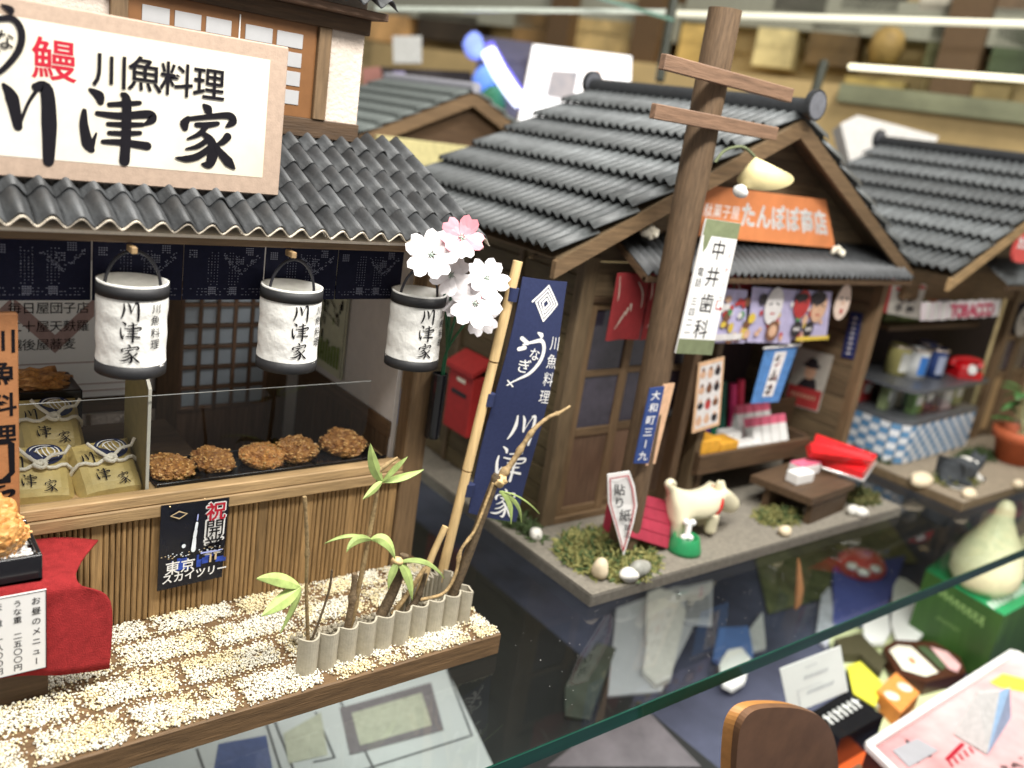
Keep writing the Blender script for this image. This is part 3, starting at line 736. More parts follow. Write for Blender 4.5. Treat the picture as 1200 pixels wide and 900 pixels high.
fl = Flat(); fl.h = .05; T_(fl, '開業', .81, .655, .225, bold=.006, vertical=True, pitch=.205); fl.build('black_lettering', M['ink'], fn, po)
for u, v in ((.12, .985), (.62, 1.03)):
    MB().blob(fn(u, v, .05), .05, 1).build('brass_pin', mat('brass', (.9, .7, .4), rough=.3, metal=.8), po)

# ------------------------------------------------------------------ left plaque, table with cloth, lunch box, menu card
pl = thing('shop_plaque', 'upright orange wooden plaque with black characters at the left edge', 'plaque', (5, 36.7, 1.2))
MB().box((3.2, 36.62, 1.2), (6.12, 36.98, 16.25), .05).build('board', M['orangewood'], pl)
fn = plane((0, 36.61, 0), (1, 0, 0), (0, 0, 1)); fl = Flat()
fl.text('川魚料理', 5.55, 15.2, 1.0, vertical=True, pitch=1.28, bold=.02)
fl.poly([(4.2, 9.35), (5.8, 9.35), (5.8, 9.6), (5.95, 9.75), (5.95, 11), (5.7, 11.2), (5.3, 11.2), (5.3, 11.0), (5.72, 11.0), (5.75, 9.8), (5.5, 9.55), (4.2, 9.55)])
brush(fl, TSU, 5.1, 8.6, 1.7, bold=1.4); brush(fl, IE, 5.1, 6.9, 1.7, bold=1.4)
fl.build('lettering', M['ink'], fn, pl)

tb = thing('display_table', 'small wooden table wearing a stiff red cloth at the left corner of the base', 'table', (4.5, 35, 1.2))
MB().box((1, 33.55, 1.2), (6.55, 36.3, 3.0), .06).build('table_block', M['dkx'], tb)
MB().box((1.2, 33.7, 3.0), (6.3, 36.2, 6.3), .05).build('table_block', M['dkx'], tb)
cl = MB()
def clothgrid(P_, nu=14, nv=14, name='red_cloth', t=.09):
    """P_: rows of control points, smoothed"""
    R_ = len(P_); C_ = len(P_[0]); vs = []
    def sam(L, t_):
        n = len(L)-1; f = t_*n; i = min(int(f), n-1); f -= i
        p0 = L[max(i-1, 0)]; p1 = L[i]; p2 = L[i+1]; p3 = L[min(i+2, n)]
        return .5*((2*p1)+(-p0+p2)*f+(2*p0-5*p1+4*p2-p3)*f*f+(-p0+3*p1-3*p2+p3)*f**3)
    for j in range(nv+1):
        row = [sam([Vector(P_[r][c]) for r in range(R_)], j/nv) for c in range(C_)]
        for i in range(nu+1): vs.append(sam(row, i/nu))
    fs = [(j*(nu+1)+i, j*(nu+1)+i+1, (j+1)*(nu+1)+i+1, (j+1)*(nu+1)+i) for j in range(nv) for i in range(nu)]
    return vs, fs
rows = [[(1, 36.8, 6.42), (5, 36.9, 6.42), (7.4, 37.0, 6.35), (8.95, 36.1, 6.4)],
        [(1, 35.2, 6.42), (5, 35.2, 6.42), (6.9, 35.1, 6.35), (8.0, 34.9, 6.15)],
        [(1, 33.6, 6.42), (5, 33.6, 6.42), (6.6, 33.45, 6.3), (7.55, 33.35, 6.2)],
        [(1, 33.35, 5.4), (5, 33.35, 5.4), (6.9, 33.2, 5.5), (8.75, 33.35, 5.15)],
        [(1, 33.2, 2.9), (5, 33.2, 2.8), (6.9, 33.0, 2.45), (8.75, 33.3, 2.0)]]
vs, fs = clothgrid(rows, 24, 24)
MB().add(vs, fs, 0, True).build('cloth_cover', M['red'], tb)
bpy.data.objects['cloth_cover'].modifiers.new('thick', 'SOLIDIFY').thickness = .08
bx = thing('lunch_box', 'black lacquer lunch box with orange fried prawn cake and white rice on the red cloth', 'lunch box', (4.6, 34.8, 6.5))
x0, x1, y0, y1, z0, z1 = 1.0, 6.35, 33.55, 36.75, 6.5, 7.6
b_ = MB().box((x0, y0, z0), (x1, y1, z0+.15), .03).box((x0, y0, z0), (x1, y0+.16, z1), .03).box((x0, y1-.16, z0), (x1, y1, z1), .03).box((x1-.16, y0+.16, z0), (x1, y1-.16, z1), .03)
b_.build('box', M['gloss_black'], bx)
MB().box((x0, y0+.17, z0+.16), (x1-.17, y1-.17, z0+.3), .01).build('red_lining', M['postbox'], bx)
rc = MB(); rr = random.Random(5)
for k in range(420):
    T = Matrix.Rotation(rr.uniform(0, 6), 3, 'Z'); rc.blob((rr.uniform(4.2, x1-.22), rr.uniform(y0+.25, y1-.5), z1-.32+rr.uniform(-.1, .26)), (.13, .055, .055), 1, .1, seed=k, T=T)
rc.box((3.9, y0+.2, z0+.3), (x1-.25, y1-.5, z1-.3), .05); stuff(rc.build('rice', M['rice'], bx))
fk = cutlet((4.25, 34.9, 7.35), 1.75, 9.3, M['fryor'], 'large orange fried cake on the white rice in the lunch box', 'fried cakes in the lunch box', flat=1.1); del fk['group']
mc = thing('menu_card', 'white framed lunch menu card leaning on the red cloth', 'menu card', (5.3, 33.1, 4.6))
a, b, c, d = at(-60, 790, y=33.05), at(53, 778, y=33.05), at(53, 688, y=33.0), at(-60, 697, y=33.0)
a = Vector((4.0, 33.0, b.z)); d = Vector((4.0, 33.0, c.z))
fn = plane((b.x-2.6, 32.8, b.z), (1, 0, 0), (0, 0, 1)); Hc = c.z-b.z
sheet(fn, 0, 0, 2.6, Hc, .08).build('card', M['white'], mc)
fl = Flat()
for s_ in ((.0, 0, 2.6, .03), (0, Hc-.03, 2.6, Hc), (2.57, 0, 2.6, Hc)): fl.rect(*s_)
fl.text('お昼のメニュー', 2.25, Hc-.38, .34, vertical=True, pitch=.44, bold=.006)
fl.text('うな重　二五〇〇円', 1.62, Hc-.36, .31, vertical=True, pitch=.345, bold=.006)
fl.text('天　重　一八〇〇円', .98, Hc-.36, .31, vertical=True, pitch=.345, bold=.006)
fl.build('lettering', M['ink'], fn, mc)

# ------------------------------------------------------------------ granule paving
def granules():
    rr = np.random.RandomState(3); pts = []; cols = []
    bm = bmesh.new(); bmesh.ops.create_icosphere(bm, subdivisions=1, radius=1)
    bv = np.array([v.co[:] for v in bm.verts]); bf = np.array([[v.index for v in f.verts] for f in bm.faces]); bm.free()
    rows_ = [(29.55, 31.25), (31.8, 33.4), (33.95, 35.5), (36.0, 37.3)]
    rnd = random.Random(8)
    for r, (ya, yb) in enumerate(rows_):
        x = 1.0+(r % 2)*1.6-3.0
        while x < 26:
            w = rnd.uniform(3.4, 4.6); xa = x+.3; xb = min(x+w-.25, 26.3)
            tone = rnd.choice((0, 1, 1, 2)); n = int((xb-xa)*(yb-ya)*270)
            if xb > xa:
                P_ = np.column_stack((rr.uniform(xa-.1, xb+.1, n), rr.uniform(ya-.06, yb+.06, n), np.full(n, 1.2)))
                # rounded, ragged patch outline
                u = (P_[:, 0]-xa)/(xb-xa)*2-1; v = (P_[:, 1]-ya)/(yb-ya)*2-1
                edge = np.maximum(np.abs(u)**4, np.abs(v)**4)+rr.normal(0, .38, n)+np.array([.9*noise.noise(Vector((p[0]*1.6, p[1]*1.9, 6))) for p in P_])
                ns = np.array([noise.noise(Vector((p[0]*.9, p[1]*1.1, 3.3))) for p in P_])
                keep = (edge < 1.05) & (ns > -.46+rr.normal(0, .08, n)); P_ = P_[keep]
                P_[:, 2] += np.array([0.04, .09, .15])[rr.randint(0, 3, len(P_))]
                pts.append(P_); mixn = np.array([noise.noise(Vector((p[0]*.5, p[1]*.7, 9))) for p in P_])
                cols.append(np.where(mixn+rr.normal(0, .22, len(P_))+(tone-1)*.25 > .12, 1, 0))
            x += w
    # strays
    n = 7000; P_ = np.column_stack((rr.uniform(1, 26.35, n), rr.uniform(29.45, 37.4, n), np.full(n, 1.25))); pts.append(P_); cols.append(rr.randint(0, 2, n))
    P_ = np.concatenate(pts); Cc = np.concatenate(cols); n = len(P_)
    rad = rr.uniform(.032, .064, n); V_ = (bv[None]*rad[:, None, None]*rr.uniform(.75, 1.15, (n, 1, 3))+P_[:, None]).reshape(-1, 3)
    Fc = (bf[None]+(np.arange(n)*len(bv))[:, None, None]).reshape(-1, 3)
    me = bpy.data.meshes.new('granules'); me.vertices.add(len(V_)); me.vertices.foreach_set('co', V_.ravel())
    me.loops.add(Fc.size); me.loops.foreach_set('vertex_index', Fc.ravel()); me.polygons.add(len(Fc)); me.polygons.foreach_set('loop_start', np.arange(0, Fc.size, 3))
    me.polygons.foreach_set('material_index', np.repeat(Cc, len(bf)))
    me.materials.append(mat('white_granule', (.80, .77, .66), rough=.5, var=.08, scale=4)); me.materials.append(mat('cream_granule', (.74, .65, .42), rough=.5, var=.16, scale=3))
    me.update(calc_edges=True); me.validate()
    o = bpy.data.objects.new('granule_paving', me); COL.objects.link(o); o['label'] = 'white and cream granules glued as paving stones on the brown base board'; o['category'] = 'gravel'
    return stuff(o)
granules()
# ================================================================== plants, banner and blossoms at the eel shop
pln = thing('card_planter', 'wavy grey corrugated card planter at the right front corner of the paved base', 'planter', (20.5, 31, 1.2))
mb = MB(); pts = []
p0 = at(350, 795, z=1.2); p1 = at(545, 728, z=1.2); p0.y += .1
base = [p0+(p1-p0)*(k/96) for k in range(97)]
outer = [Vector((p.x, p.y+.2-.46*abs(math.sin(k/96*PI*9.5))**.8, 1.2)) for k, p in enumerate(base)]
side = [Vector((p1.x+.14*math.sin(k/24*2*PI*3), p1.y+.1+k/24*2.3, 1.2)) for k in range(1, 25)]
back = [Vector((p1.x+(p0.x-p1.x)*k/96*.33, p1.y+2.5+(p0.y-p1.y)*k/96-.5*k/96+.22*math.sin(k/96*2*PI*9), 1.2)) for k in range(1, 97)]
def wavewall(L, h):
    m = MB(); n = len(L); vs = []
    for k, p in enumerate(L):
        d = (L[min(k+1, n-1)]-L[max(k-1, 0)]).normalized(); nn = Vector((-d.y, d.x, 0))*.045
        vs += [p+nn, p-nn, p+nn+Vector((0, 0, h)), p-nn+Vector((0, 0, h))]
    fs = []
    for k in range(n-1):
        a = k*4; b = a+4; fs += [(a, a+2, b+2, b), (a+1, b+1, b+3, a+3), (a+2, a+3, b+3, b+2)]
    fs += [(0, 1, 3, 2), ((n-1)*4, (n-1)*4+2, (n-1)*4+3, (n-1)*4+1)]
    return m.add(vs, fs, 0, False)
wavewall(outer, 1.85).build('front_card', M['card'], pln)
wavewall([outer[-1]]+side, 1.85).build('side_card', M['card'], pln)
wavewall(back, 1.7).build('back_card', M['card'], pln)
sd = MB()
for k in range(700):
    sd.blob((random.uniform(16.6, 25.1), random.uniform(31.6, 32.9), 1.45+random.random()*.25), (random.uniform(.06, .14),)*3, 1, .2, seed=k, smooth=False)
stuff(sd.build('gravel_fill', mat('tan_gravel', (.34, .30, .22), var=.3), pln))

def A(u, v, y): return at(u, v, y=y)
def path(L, y):
    """L: pixels with an optional own depth"""
    return [at(p[0], p[1], y=(p[2] if len(p) > 2 else y)) for p in L]
def smooth(P_, n=5):
    out = []
    for i in range(len(P_)-1):
        p0 = P_[max(i-1, 0)]; a = P_[i]; b = P_[i+1]; p3 = P_[min(i+2, len(P_)-1)]
        for k in range(n):
            t = k/n; out.append(.5*((2*a)+(-p0+b)*t+(2*p0-5*a+4*b-p3)*t*t+(-p0+3*a-3*b+p3)*t**3))
    return out+[P_[-1]]
def stem(name, mt, parent, P_, r0, r1, knots=(), n=9):
    Q = smooth(P_, 6); m = len(Q); rs = []
    for i in range(m):
        t = i/(m-1); r = r0+(r1-r0)*t
        for kk, amp in knots: r *= 1+amp*math.exp(-((t-kk)/.025)**2)
        rs.append(r*(1+.07*noise.noise(Q[i]*3)))
    return MB().tube(Q, rs, n).build(name, mt, parent)
def leaf(parent, a, mid, b, w, up=(0, -.3, 1), mt='leaf'):
    """folded paper leaf from a over mid to b"""
    a, mid, b = Vector(a), Vector(mid), Vector(b); N = 12; vs = []; 
    for i in range(N+1):
        t = i/N; p = a*(1-t)**2+mid*2*t*(1-t)+b*t*t; d = ((mid-a)*(1-t)+(b-mid)*t).normalized()
        s_ = d.cross(Vector(up)).normalized(); u = s_.cross(d); ww = w*math.sin(PI*min(1, t*.96+.04))**.8*(1-.25*t)
        vs += [p-s_*ww-u*ww*.18, p+u*.03, p+s_*ww-u*ww*.18]
    k = len(vs); vs += [v+Vector((0, .008, -.03)) for v in vs]; fs = []
    for i in range(N):
        q = i*3
        for j in (0, 1): fs += [(q+j, q+j+1, q+j+4, q+j+3), (k+q+j+1, k+q+j, k+q+j+3, k+q+j+4)]
        fs += [(q, q+3, k+q+3, k+q), (q+5, q+2, k+q+2, k+q+5)]
    return MB().add(vs, fs, 0, False).build('leaf', M[mt], parent)

# twig with three hanging leaves in the left of the planter
t1 = thing('bamboo_sprig', 'thin bare brown twig with a light green three-part paper leaf, leftmost in the planter', 'plant', tuple(at(360, 745, y=31.2)))
stem('stem', M['twig'], t1, path([(361, 752), (359, 690), (360, 640), (357, 582)], 31.3), .085, .075, [(.62, .7), (.75, .5), (.97, .9)])
stem('twig', M['twigdark'], t1, path([(366, 748), (376, 722), (386, 690), (389, 668)], 31.5), .06, .05, [(.7, .8)])
a = A(352, 688, 31.2)
leaf(t1, a, A(330, 675, 30.9), A(300, 678, 30.6), .34, up=(.2, -.8, .6)); leaf(t1, a, A(335, 702, 30.8), A(306, 722, 30.5), .38, up=(.2, -.8, .6)); leaf(t1, a, A(352, 705, 31), A(328, 742, 30.9), .36, up=(.6, -.8, .2))
t2 = thing('bamboo_sprig', 'tall brown twig crowned by four green paper leaves in front of the counter', 'plant', tuple(at(412, 735, y=31.6)))
stem('stem', M['twig'], t2, path([(409, 738), (420, 690), (432, 630), (441, 580), (444, 548)], 31.8), .14, .09, [(.1, .6), (.16, .4), (.94, .9)])
stem('side_twig', M['twigdark'], t2, path([(407, 735), (413, 700), (416, 672)], 31.6), .17, .12, [(.5, .6), (.9, .5)])
a = A(448, 564, 31.7)
leaf(t2, a, A(436, 548, 31.6), A(434, 519, 31.6), .30, up=(0, -1, .1)); leaf(t2, a, A(470, 560, 31.5), A(497, 550, 31.4), .26); leaf(t2, a, A(462, 548, 31.4), A(478, 535, 31.2), .22); leaf(t2, a, A(440, 572, 31.4), A(425, 585, 31.2), .2, up=(0, -1, .3))
b = A(435, 632, 31.6)
leaf(t2, b, A(412, 620, 31.4), A(380, 637, 31.2), .13); leaf(t2, b, A(415, 626, 31.2), A(406, 647, 31.0), .22, up=(0, -1, .5)); leaf(t2, b, A(456, 625, 31.2), A(463, 655, 31.0), .30, up=(0, -1, .5))
MB().tube([A(443, 552, 31.8), A(455, 543, 31.7), A(466, 536, 31.6)], [.13, .1, .05], 8).build('bud', M['twig'], t2)
t3 = thing('cut_stalks', 'cluster of short cut greyish stalks with drooping green leaves in the middle of the planter', 'plant', tuple(at(460, 715, y=31.8)))
stem('stalk', M['twigdark'], t3, path([(446, 722), (462, 690), (474, 650)], 31.9), .27, .24)
stem('stalk', M['twig'], t3, path([(460, 720), (482, 690), (498, 665)], 32.0), .13, .12)
stem('stalk', M['bamboo'], t3, path([(489, 700), (505, 655), (522, 617)], 32.4), .19, .17, [(.95, .15)])
stem('stalk', M['twigdark'], t3, path([(478, 716), (490, 700), (499, 672)], 31.6), .2, .1, [(.6, .4)])
MB().blob(A(466, 657, 31.6), (.32, .25, .2), 2, .2).build('cut_end', M['bamboo'], t3)
c = A(467, 659, 31.5)
leaf(t3, c, A(460, 668, 31.3), A(455, 690, 31.2), .24, up=(0, -1, .4)); leaf(t3, c, A(482, 670, 31.2), A(483, 703, 31.1), .27, up=(0, -1, .4)); leaf(t3, c, A(502, 648, 31.1), A(521, 678, 30.9), .17, up=(0, -.6, 1))
t4 = thing('branch', 'long gnarled tan branch leaning right in front of the navy banner', 'branch', tuple(at(525, 700, y=31.8)))
stem('main_branch', M['twigdark'], t4, path([(524, 712), (545, 660), (563, 610), (577, 572), (583, 556)], 31.9), .27, .22, [(.4, .1), (.9, .35)])
stem('upper_branch', M['twig'], t4, path([(583, 562), (598, 545), (612, 523), (626, 503), (643, 489), (655, 484), (668, 476)], 31.9), .17, .07, [(.1, .8), (.3, .5), (.45, .5), (.8, .7)])
stem('curling_shoot', M['twig'], t4, path([(492, 703), (520, 695), (534, 672), (540, 645), (556, 622), (569, 590), (578, 566)], 31.6), .085, .075, [(.45, .7), (.6, .4)])
MB().blob(A(586, 563, 31.8), (.36, .3, .3), 3, .3, 2).build('knot', M['bamboo'], t4)
d_ = A(585, 576, 31.7)
leaf(t4, d_, A(602, 580, 31.5), A(599, 614, 31.4), .20, up=(0, -1, .4)); leaf(t4, d_, A(612, 585, 31.4), A(611, 612, 31.3), .13, up=(0, -1, .4)); leaf(t4, d_, A(610, 576, 31.4), A(632, 602, 31.2), .06)
# banner on its bamboo pole
bn = thing('shop_banner', 'tall narrow navy banner with white spiral and eel marks tied to a bamboo pole', 'banner', tuple(at(515, 690, y=33.5)))
pa = at(516, 680, y=33.5); pb = at(607, 306, y=33.5)
pm = MB(); 
for t0_, t1_ in ((0, .36), (.365, .70), (.705, 1)): pm.tube([pa+(pb-pa)*t0_, pa+(pb-pa)*t1_], [.26, .245], 14)
pm.build('pole', M['bamboo'], bn)
tl, trr, br, bl = at(612, 324, y=33.45), at(668, 331, y=33.3), at(607, 613, y=33.3), at(549, 601, y=33.45)
def bfn(a, b, h=0):
    p = (bl*(1-a)+br*a)*(1-b)+(tl*(1-a)+trr*a)*b; return p+Vector((.12*math.sin(b*4)*a, -.28*math.sin(PI*a)*.8+.18*math.sin(b*6+a), 0))*1+Vector((0, -h, 0))
sheet(bfn, 0, 0, 1, 1, .05, nu=10, nv=24).build('cloth', M['navy'], bn)
for b_ in (.93, .5, .11):
    q = bl+(tl-bl)*b_
    MB().tube([q+Vector((-.42, 0, -.33)), q+Vector((-.36, 0, .33))], .31, 12).build('pole_loop', M['navy'], bn)
Hb = (tl-bl).length; Wb = (trr-tl).length; ab = lambda u, v, h=0: bfn(u/Wb, v/Hb, h)
fl = Flat()
for k in range(4):
    r = .86-k*.21; P_ = [(0, r), (r, 0), (0, -r), (-r, 0)]
    seq = [P_[3], P_[0], P_[1], P_[2]] + ([((-r+.21), 0)] if k < 3 else [])
    for p, q in zip(seq, seq[1:]): fl.stroke([(1.62+p[0], 11.55+p[1]), (1.62+q[0], 11.55+q[1])], .10)
fl.v = [(a_, b2_, .02) for a_, b2_, h in fl.v]; fl.build('spiral_emblem', M['white'], ab, bn)
fl = Flat(); eel_mark(fl, 1.35, 8.55, 1.55); fl.build('eel_emblem', M['white'], ab, bn)
fl = Flat(); fl.text('川魚料理', 2.75, 9.65, .78, vertical=True, pitch=.92)
brush(fl, KAWA, 1.95, 5.05, 1.65, bold=1.2); brush(fl, TSU, 1.75, 3.05, 1.85, bold=1.1); brush(fl, IE, 1.9, .95, 1.75, bold=1.1); fl.build('lettering', M['white'], ab, bn)

# blossoms in a black tube vase fixed to the post
sp = thing('blossom_spray', 'bunch of white and pink paper cherry blossoms in a black tube on the corner post', 'flowers', (25.6, 36.9, 9))
MB().lathe([(0, 0), (.40, 0), (.43, .1), (.43, 3.6), (.36, 3.62), (.34, 3.3), (0, 3.3)], c=(25.75, 36.75, 9.1), n=18, smooth=False).build('tube_vase', M['gloss_black'], sp)
for k, (u, v) in enumerate(((520, 330), (528, 345), (560, 360), (545, 330))):
    P_ = smooth([Vector((25.7+.1*k, 36.7, 11.8)), Vector((25.8, 36.5, 14)), at(u, v, y=34.0)], 6); MB().tube(P_, .07, 6).build('stem', M['greenwire'], sp)
MB().tube(smooth([at(566, 322, y=35.5), at(583, 322, y=35.4), at(598, 336, y=35.3)]), .06, 6).build('stem', M['greenwire'], sp)
def blossom(u, v, y, R, face, pinks=(), spin=0.):
    y -= 2.3; R *= .88
    c = at(u, v, y=y); f = (Vector(face)+Vector((0, 0, .35))).normalized(); sx = f.cross(Vector((0, 0, 1))).normalized(); sy = sx.cross(f)
    ctr = MB().blob(c+f*.08, .09, 1, .3); 
    for q in range(5): ctr.blob(c+f*.12+sx*.12*math.cos(q*1.26)+sy*.12*math.sin(q*1.26), .05, 1)
    B = ctr.build('blossom', mat('blossom_centre', (.35, .42, .36), rough=.3), sp)
    for k in range(5):
        an = spin+k*2*PI/5; d = sx*math.cos(an)+sy*math.sin(an); e = f.cross(d); vs = [c+f*.03]; prof = []
        for q in range(15):   # heart-ended petal outline
            t = q/14*2-1; w_ = .42*R*math.sin(PI*(1-abs(t))**.72*.5+.0)*(1 if t else 1)
            prof.append(t)
        out = [(.0, .05), (.2, .24), (.42, .38), (.66, .46), (.88, .41), (1.02, .22), (.90, 0), (1.02, -.22), (.88, -.41), (.66, -.46), (.42, -.38), (.2, -.2), (.0, -.05)]
        vs = []; n = len(out)
        for sc_, in ((1,), (.55,)):
            for a_, b_ in out:
                rr_ = .06+a_*sc_; vs.append(c+d*R*rr_+e*R*b_*sc_+f*(R*((.06+.12*((k*7+int(u)) % 3))*(a_*sc_)**2-.10*(b_*sc_)**2)+.02*k))
        vs.append(c+d*R*.3+f*(.03+.02*k)); m = len(vs); vs += [p-f*.035 for p in vs]; fs = []
        for i in range(n-1): fs += [(i, i+1, n+i+1, n+i), (n+i, n+i+1, 2*n)]; fs += [tuple(m+x for x in g[::-1]) for g in fs[-2:]]
        fs += [(i+1, i, m+i, m+i+1) for i in range(n-1)]
        MB().add(vs, fs, 0, False).build('petal', M['petalpink' if k in pinks else 'petal'], B)
tocam = lambda u, v: (CAM-at(u, v, y=36)).normalized()
blossom(506, 299, 35.6, 1.28, (-.55, -.75, .1), (), .4)
blossom(541, 279, 35.4, 1.1, (-.4, -.9, .2), (0, 1, 2, 4), .75)
blossom(529, 322, 35.9, 1.05, (-.7, -.6, -.2), (), 1.0)
blossom(557, 356, 35.4, 1.35, (-.45, -.85, .1), (), .55)
blossom(570, 327, 35.8, 1.15, (-.2, -.9, .3), (), .9)
blossom(541, 350, 36.2, 1.1, (-.8, -.5, .0), (2,), .2)
blossom(563, 371, 35.9, 1.0, (-.3, -.9, -.3), (), 1.3)

# ================================================================== the gable-roofed shop kit, built twice
def strip_mesh(n, pw, L, amp, th=.05, lift=.34, seg=6):
    """corrugated strip: n flutes along +y, flutes run down the slope along -x; upper edge at x=0"""
    mb = MB(); K = n*seg+1; vs = []
    for xx, dz in ((0, 0), (-L, lift)):
        for h in (0, -th):
            for i in range(K): vs.append((xx, pw*i/seg, amp*(.5+.5*math.cos(2*PI*i/seg+PI))+h+dz))
    fs = []; sm = []
    for i in range(K-1):
        fs += [(i, i+1, 2*K+i+1, 2*K+i), (K+i+1, K+i, 3*K+i, 3*K+i+1), (2*K+i, 2*K+i+1, 3*K+i+1, 3*K+i), (i+1, i, K+i, K+i+1)]; sm += [True, True, False, False]
    fs += [(0, 2*K, 3*K, K), (K-1, 2*K-1, 4*K-1, 3*K-1)]; sm += [False]*2
    mb.v = vs; mb.f = fs; mb.m = [0]*len(fs); mb.sm = sm; return mb
def gable_shop(dx, dy, label, roofm, barge, nstr=7, yb=57.0, front=36.5, x0=32.5, x1=70.5, zr=28.75, ze=19.1):
    T = thing('miniature_shop', label, 'miniature shop', (51+dx, 44+dy, 0), 'miniature shops on the glass shelf'); o0 = Vector(T['_o'])
    xm = (x0+x1)/2; run = xm-x0; L = math.hypot(run, zr-ze); an = math.atan2(zr-ze, run); off = Vector((dx, dy, 0)); D_ = yb-front
    n = 26; pw = D_/n; SLn = L/nstr
    sm_ = strip_mesh(n, pw, SLn+.5, .42, lift=.5).mesh('roof_strip', roofm)
    for sgn in (1, -1):
        for k in range(nstr):
            o = bpy.data.objects.new('roof_strip', sm_); COL.objects.link(o); o.parent = T
            dd = SLn*k; p = Vector((xm-sgn*dd*math.cos(an), front, zr-dd*math.sin(an)+.12))+off
            # slight step of every strip end, as glued by hand
            if sgn == 1:
                o.location = p-o0+Vector((0, random.uniform(-.12, .12), 0)); o.rotation_euler = (0, -an, random.uniform(-.003, .003))
            else:
                o.location = p-o0+Vector((0, D_, 0)); o.rotation_euler = (0, -an, PI)
    def B(a, b, name, m, c=.05): return MB().box(Vector(a)+off, Vector(b)+off, c).build(name, m, T)
    for sgn, nm in ((1, 'left'), (-1, 'right')):
        a = Vector((xm, front, zr-.1)); b = Vector((xm-sgn*run, front, ze-.1)); mb_ = MB()
        mb_.prism([p+off for p in (a, b, b+Vector((0, 0, -.12)), a+Vector((0, 0, -.12)))], (0, D_, 0)); mb_.build('roof_deck', M['gyy'], T)
        b2 = Vector((xm-sgn*(run+.25), front-.05, ze-.25)); a2 = Vector((xm, front-.05, zr-.12))
        h = Vector((0, 0, -1.15)); MB().prism([p+off for p in (a2, b2, b2+h*.85, a2+h)], (0, .35, 0)).build('barge_board', barge, T)
        a2 = a2+Vector((0, D_-.3, 0)); b2 = b2+Vector((0, D_-.3, 0)); MB().prism([p+off for p in (a2, b2, b2+h*.85, a2+h)], (0, .3, 0)).build('barge_board', barge, T)
    # ridge pole with end discs
    MB().tube([off+Vector((xm, front-.35, zr+.62)), off+Vector((xm, yb+.2, zr+.62))], .62, 20).build('ridge_tile', M['ridge'], T)
    for y, w in ((front-.75, .38), (yb+.2, .4)):
        e = MB().tube([off+Vector((xm, y, zr+.85)), off+Vector((xm, y+w, zr+.85))], .98, 24).build('ridge_end', M['ridge'], T)
        MB().tube([off+Vector((xm, y-.03, zr+.85)), off+Vector((xm, y, zr+.85))], .84, 24).build('end_disc', M['disc'], e)
    return T, off, B
T2, off2, B2 = gable_shop(0, 0, 'middle wooden miniature sweet shop with grey corrugated gable roof behind the utility pole', M['roof2'], M['mdx'])
B2((34.0, 30.75, 0), (68.3, 58, .8), 'base_board', M['baseside'], .08)
B2((34.02, 30.77, .8), (68.28, 57.9, .86), 'sanded_ground', M['base2'], .01)
# left side wall of single boards, corner posts, front wall with sliding doors
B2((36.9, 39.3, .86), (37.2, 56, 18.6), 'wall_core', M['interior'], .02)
for k in range(14):
    z = .9+k*1.28; B2((36.72+.03*(k % 2), 39.2, z), (36.92, 56, z+1.24), 'siding_board', M['oly'], .05)
for y in (44.6, 50.3, 55.7): B2((36.55, y, .86), (36.74, y+.5, 18.6), 'batten', M['gyz'])
B2((36.55, 38.6, .86), (37.75, 39.4, 18.8), 'corner_post', M['gyz'], .08)
B2((37.1, 38.85, 16.3), (49.8, 39.1, 18.4), 'lintel_board', M['gyx'])
B2((37.1, 38.7, 15.9), (49.8, 39.0, 16.3), 'door_head', M['dkx'])
B2((37.7, 38.6, .86), (49.8, 39.3, 1.35), 'door_sill', M['mdx'])
def door(x, w, yy):
    D = B2((x, yy, 1.36), (x+.62, yy+.3, 15.9), 'sliding_door', M['mdz'])
    P_ = lambda a, b, nm, m, c=.04: MB().box(a, b, c).build(nm, m, D)
    P_((x+w-.62, yy, 1.36), (x+w, yy+.3, 15.9), 'door_stile', M['mdz'])
    for z, h in ((1.36, .5), (6.9, .6), (11.0, .45), (15.4, .5)): P_((x+.62, yy+.03, z), (x+w-.62, yy+.27, z+h), 'door_rail', M['mdx'])
    P_((x+.6, yy+.14, 1.8), (x+w-.6, yy+.2, 7), 'door_panel', M['rdz'], .02)
    P_((x+.6, yy+.15, 7.4), (x+w-.6, yy+.2, 11.1), 'pane', M['darkpane'], .01); P_((x+.6, yy+.15, 11.4), (x+w-.6, yy+.2, 15.5), 'pane', M['darkpane'], .01)
    D['_o'] = (0, 0, 0); return D
_mb = MB.build
def _b(s, name, mats, parent=None, **kw):   # parts of parts share the thing's origin
    return _mb(s, name, mats, parent, **kw)
for x, w, yy in ((37.8, 4.3, 38.85), (41.9, 4.2, 39.15), (45.9, 4.0, 38.85)):
    org2 = T2['_o']; d0 = MB().box((x, yy, 1.36), (x+.62, yy+.3, 15.9), .04).build('sliding_door', M['mdz'], T2)
    P_ = lambda a, b, nm, m, c=.04: MB().box(a, b, c).build(nm, m, d0)
    P_((x+w-.62, yy, 1.36), (x+w, yy+.3, 15.9), 'door_stile', M['mdz'])
    for z, h in ((1.36, .5), (6.9, .6), (11.0, .45), (15.4, .5)): P_((x+.62, yy+.03, z), (x+w-.62, yy+.27, z+h), 'door_rail', M['mdx'])
    P_((x+.6, yy+.14, 1.8), (x+w-.6, yy+.2, 7), 'door_panel', M['rdz'], .02)
    P_((x+.6, yy+.15, 7.4), (x+w-.6, yy+.2, 11.1), 'pane', M['darkpane'], .01); P_((x+.6, yy+.15, 11.4), (x+w-.6, yy+.2, 15.5), 'pane', M['darkpane'], .01)
B2((49.3, 37.6, .86), (50.0, 38.6, 17.6), 'stall_post', M['gyz'])
B2((46.6, 37.2, .86), (47.3, 38.2, 17.6), 'stall_post', M['dkz'])
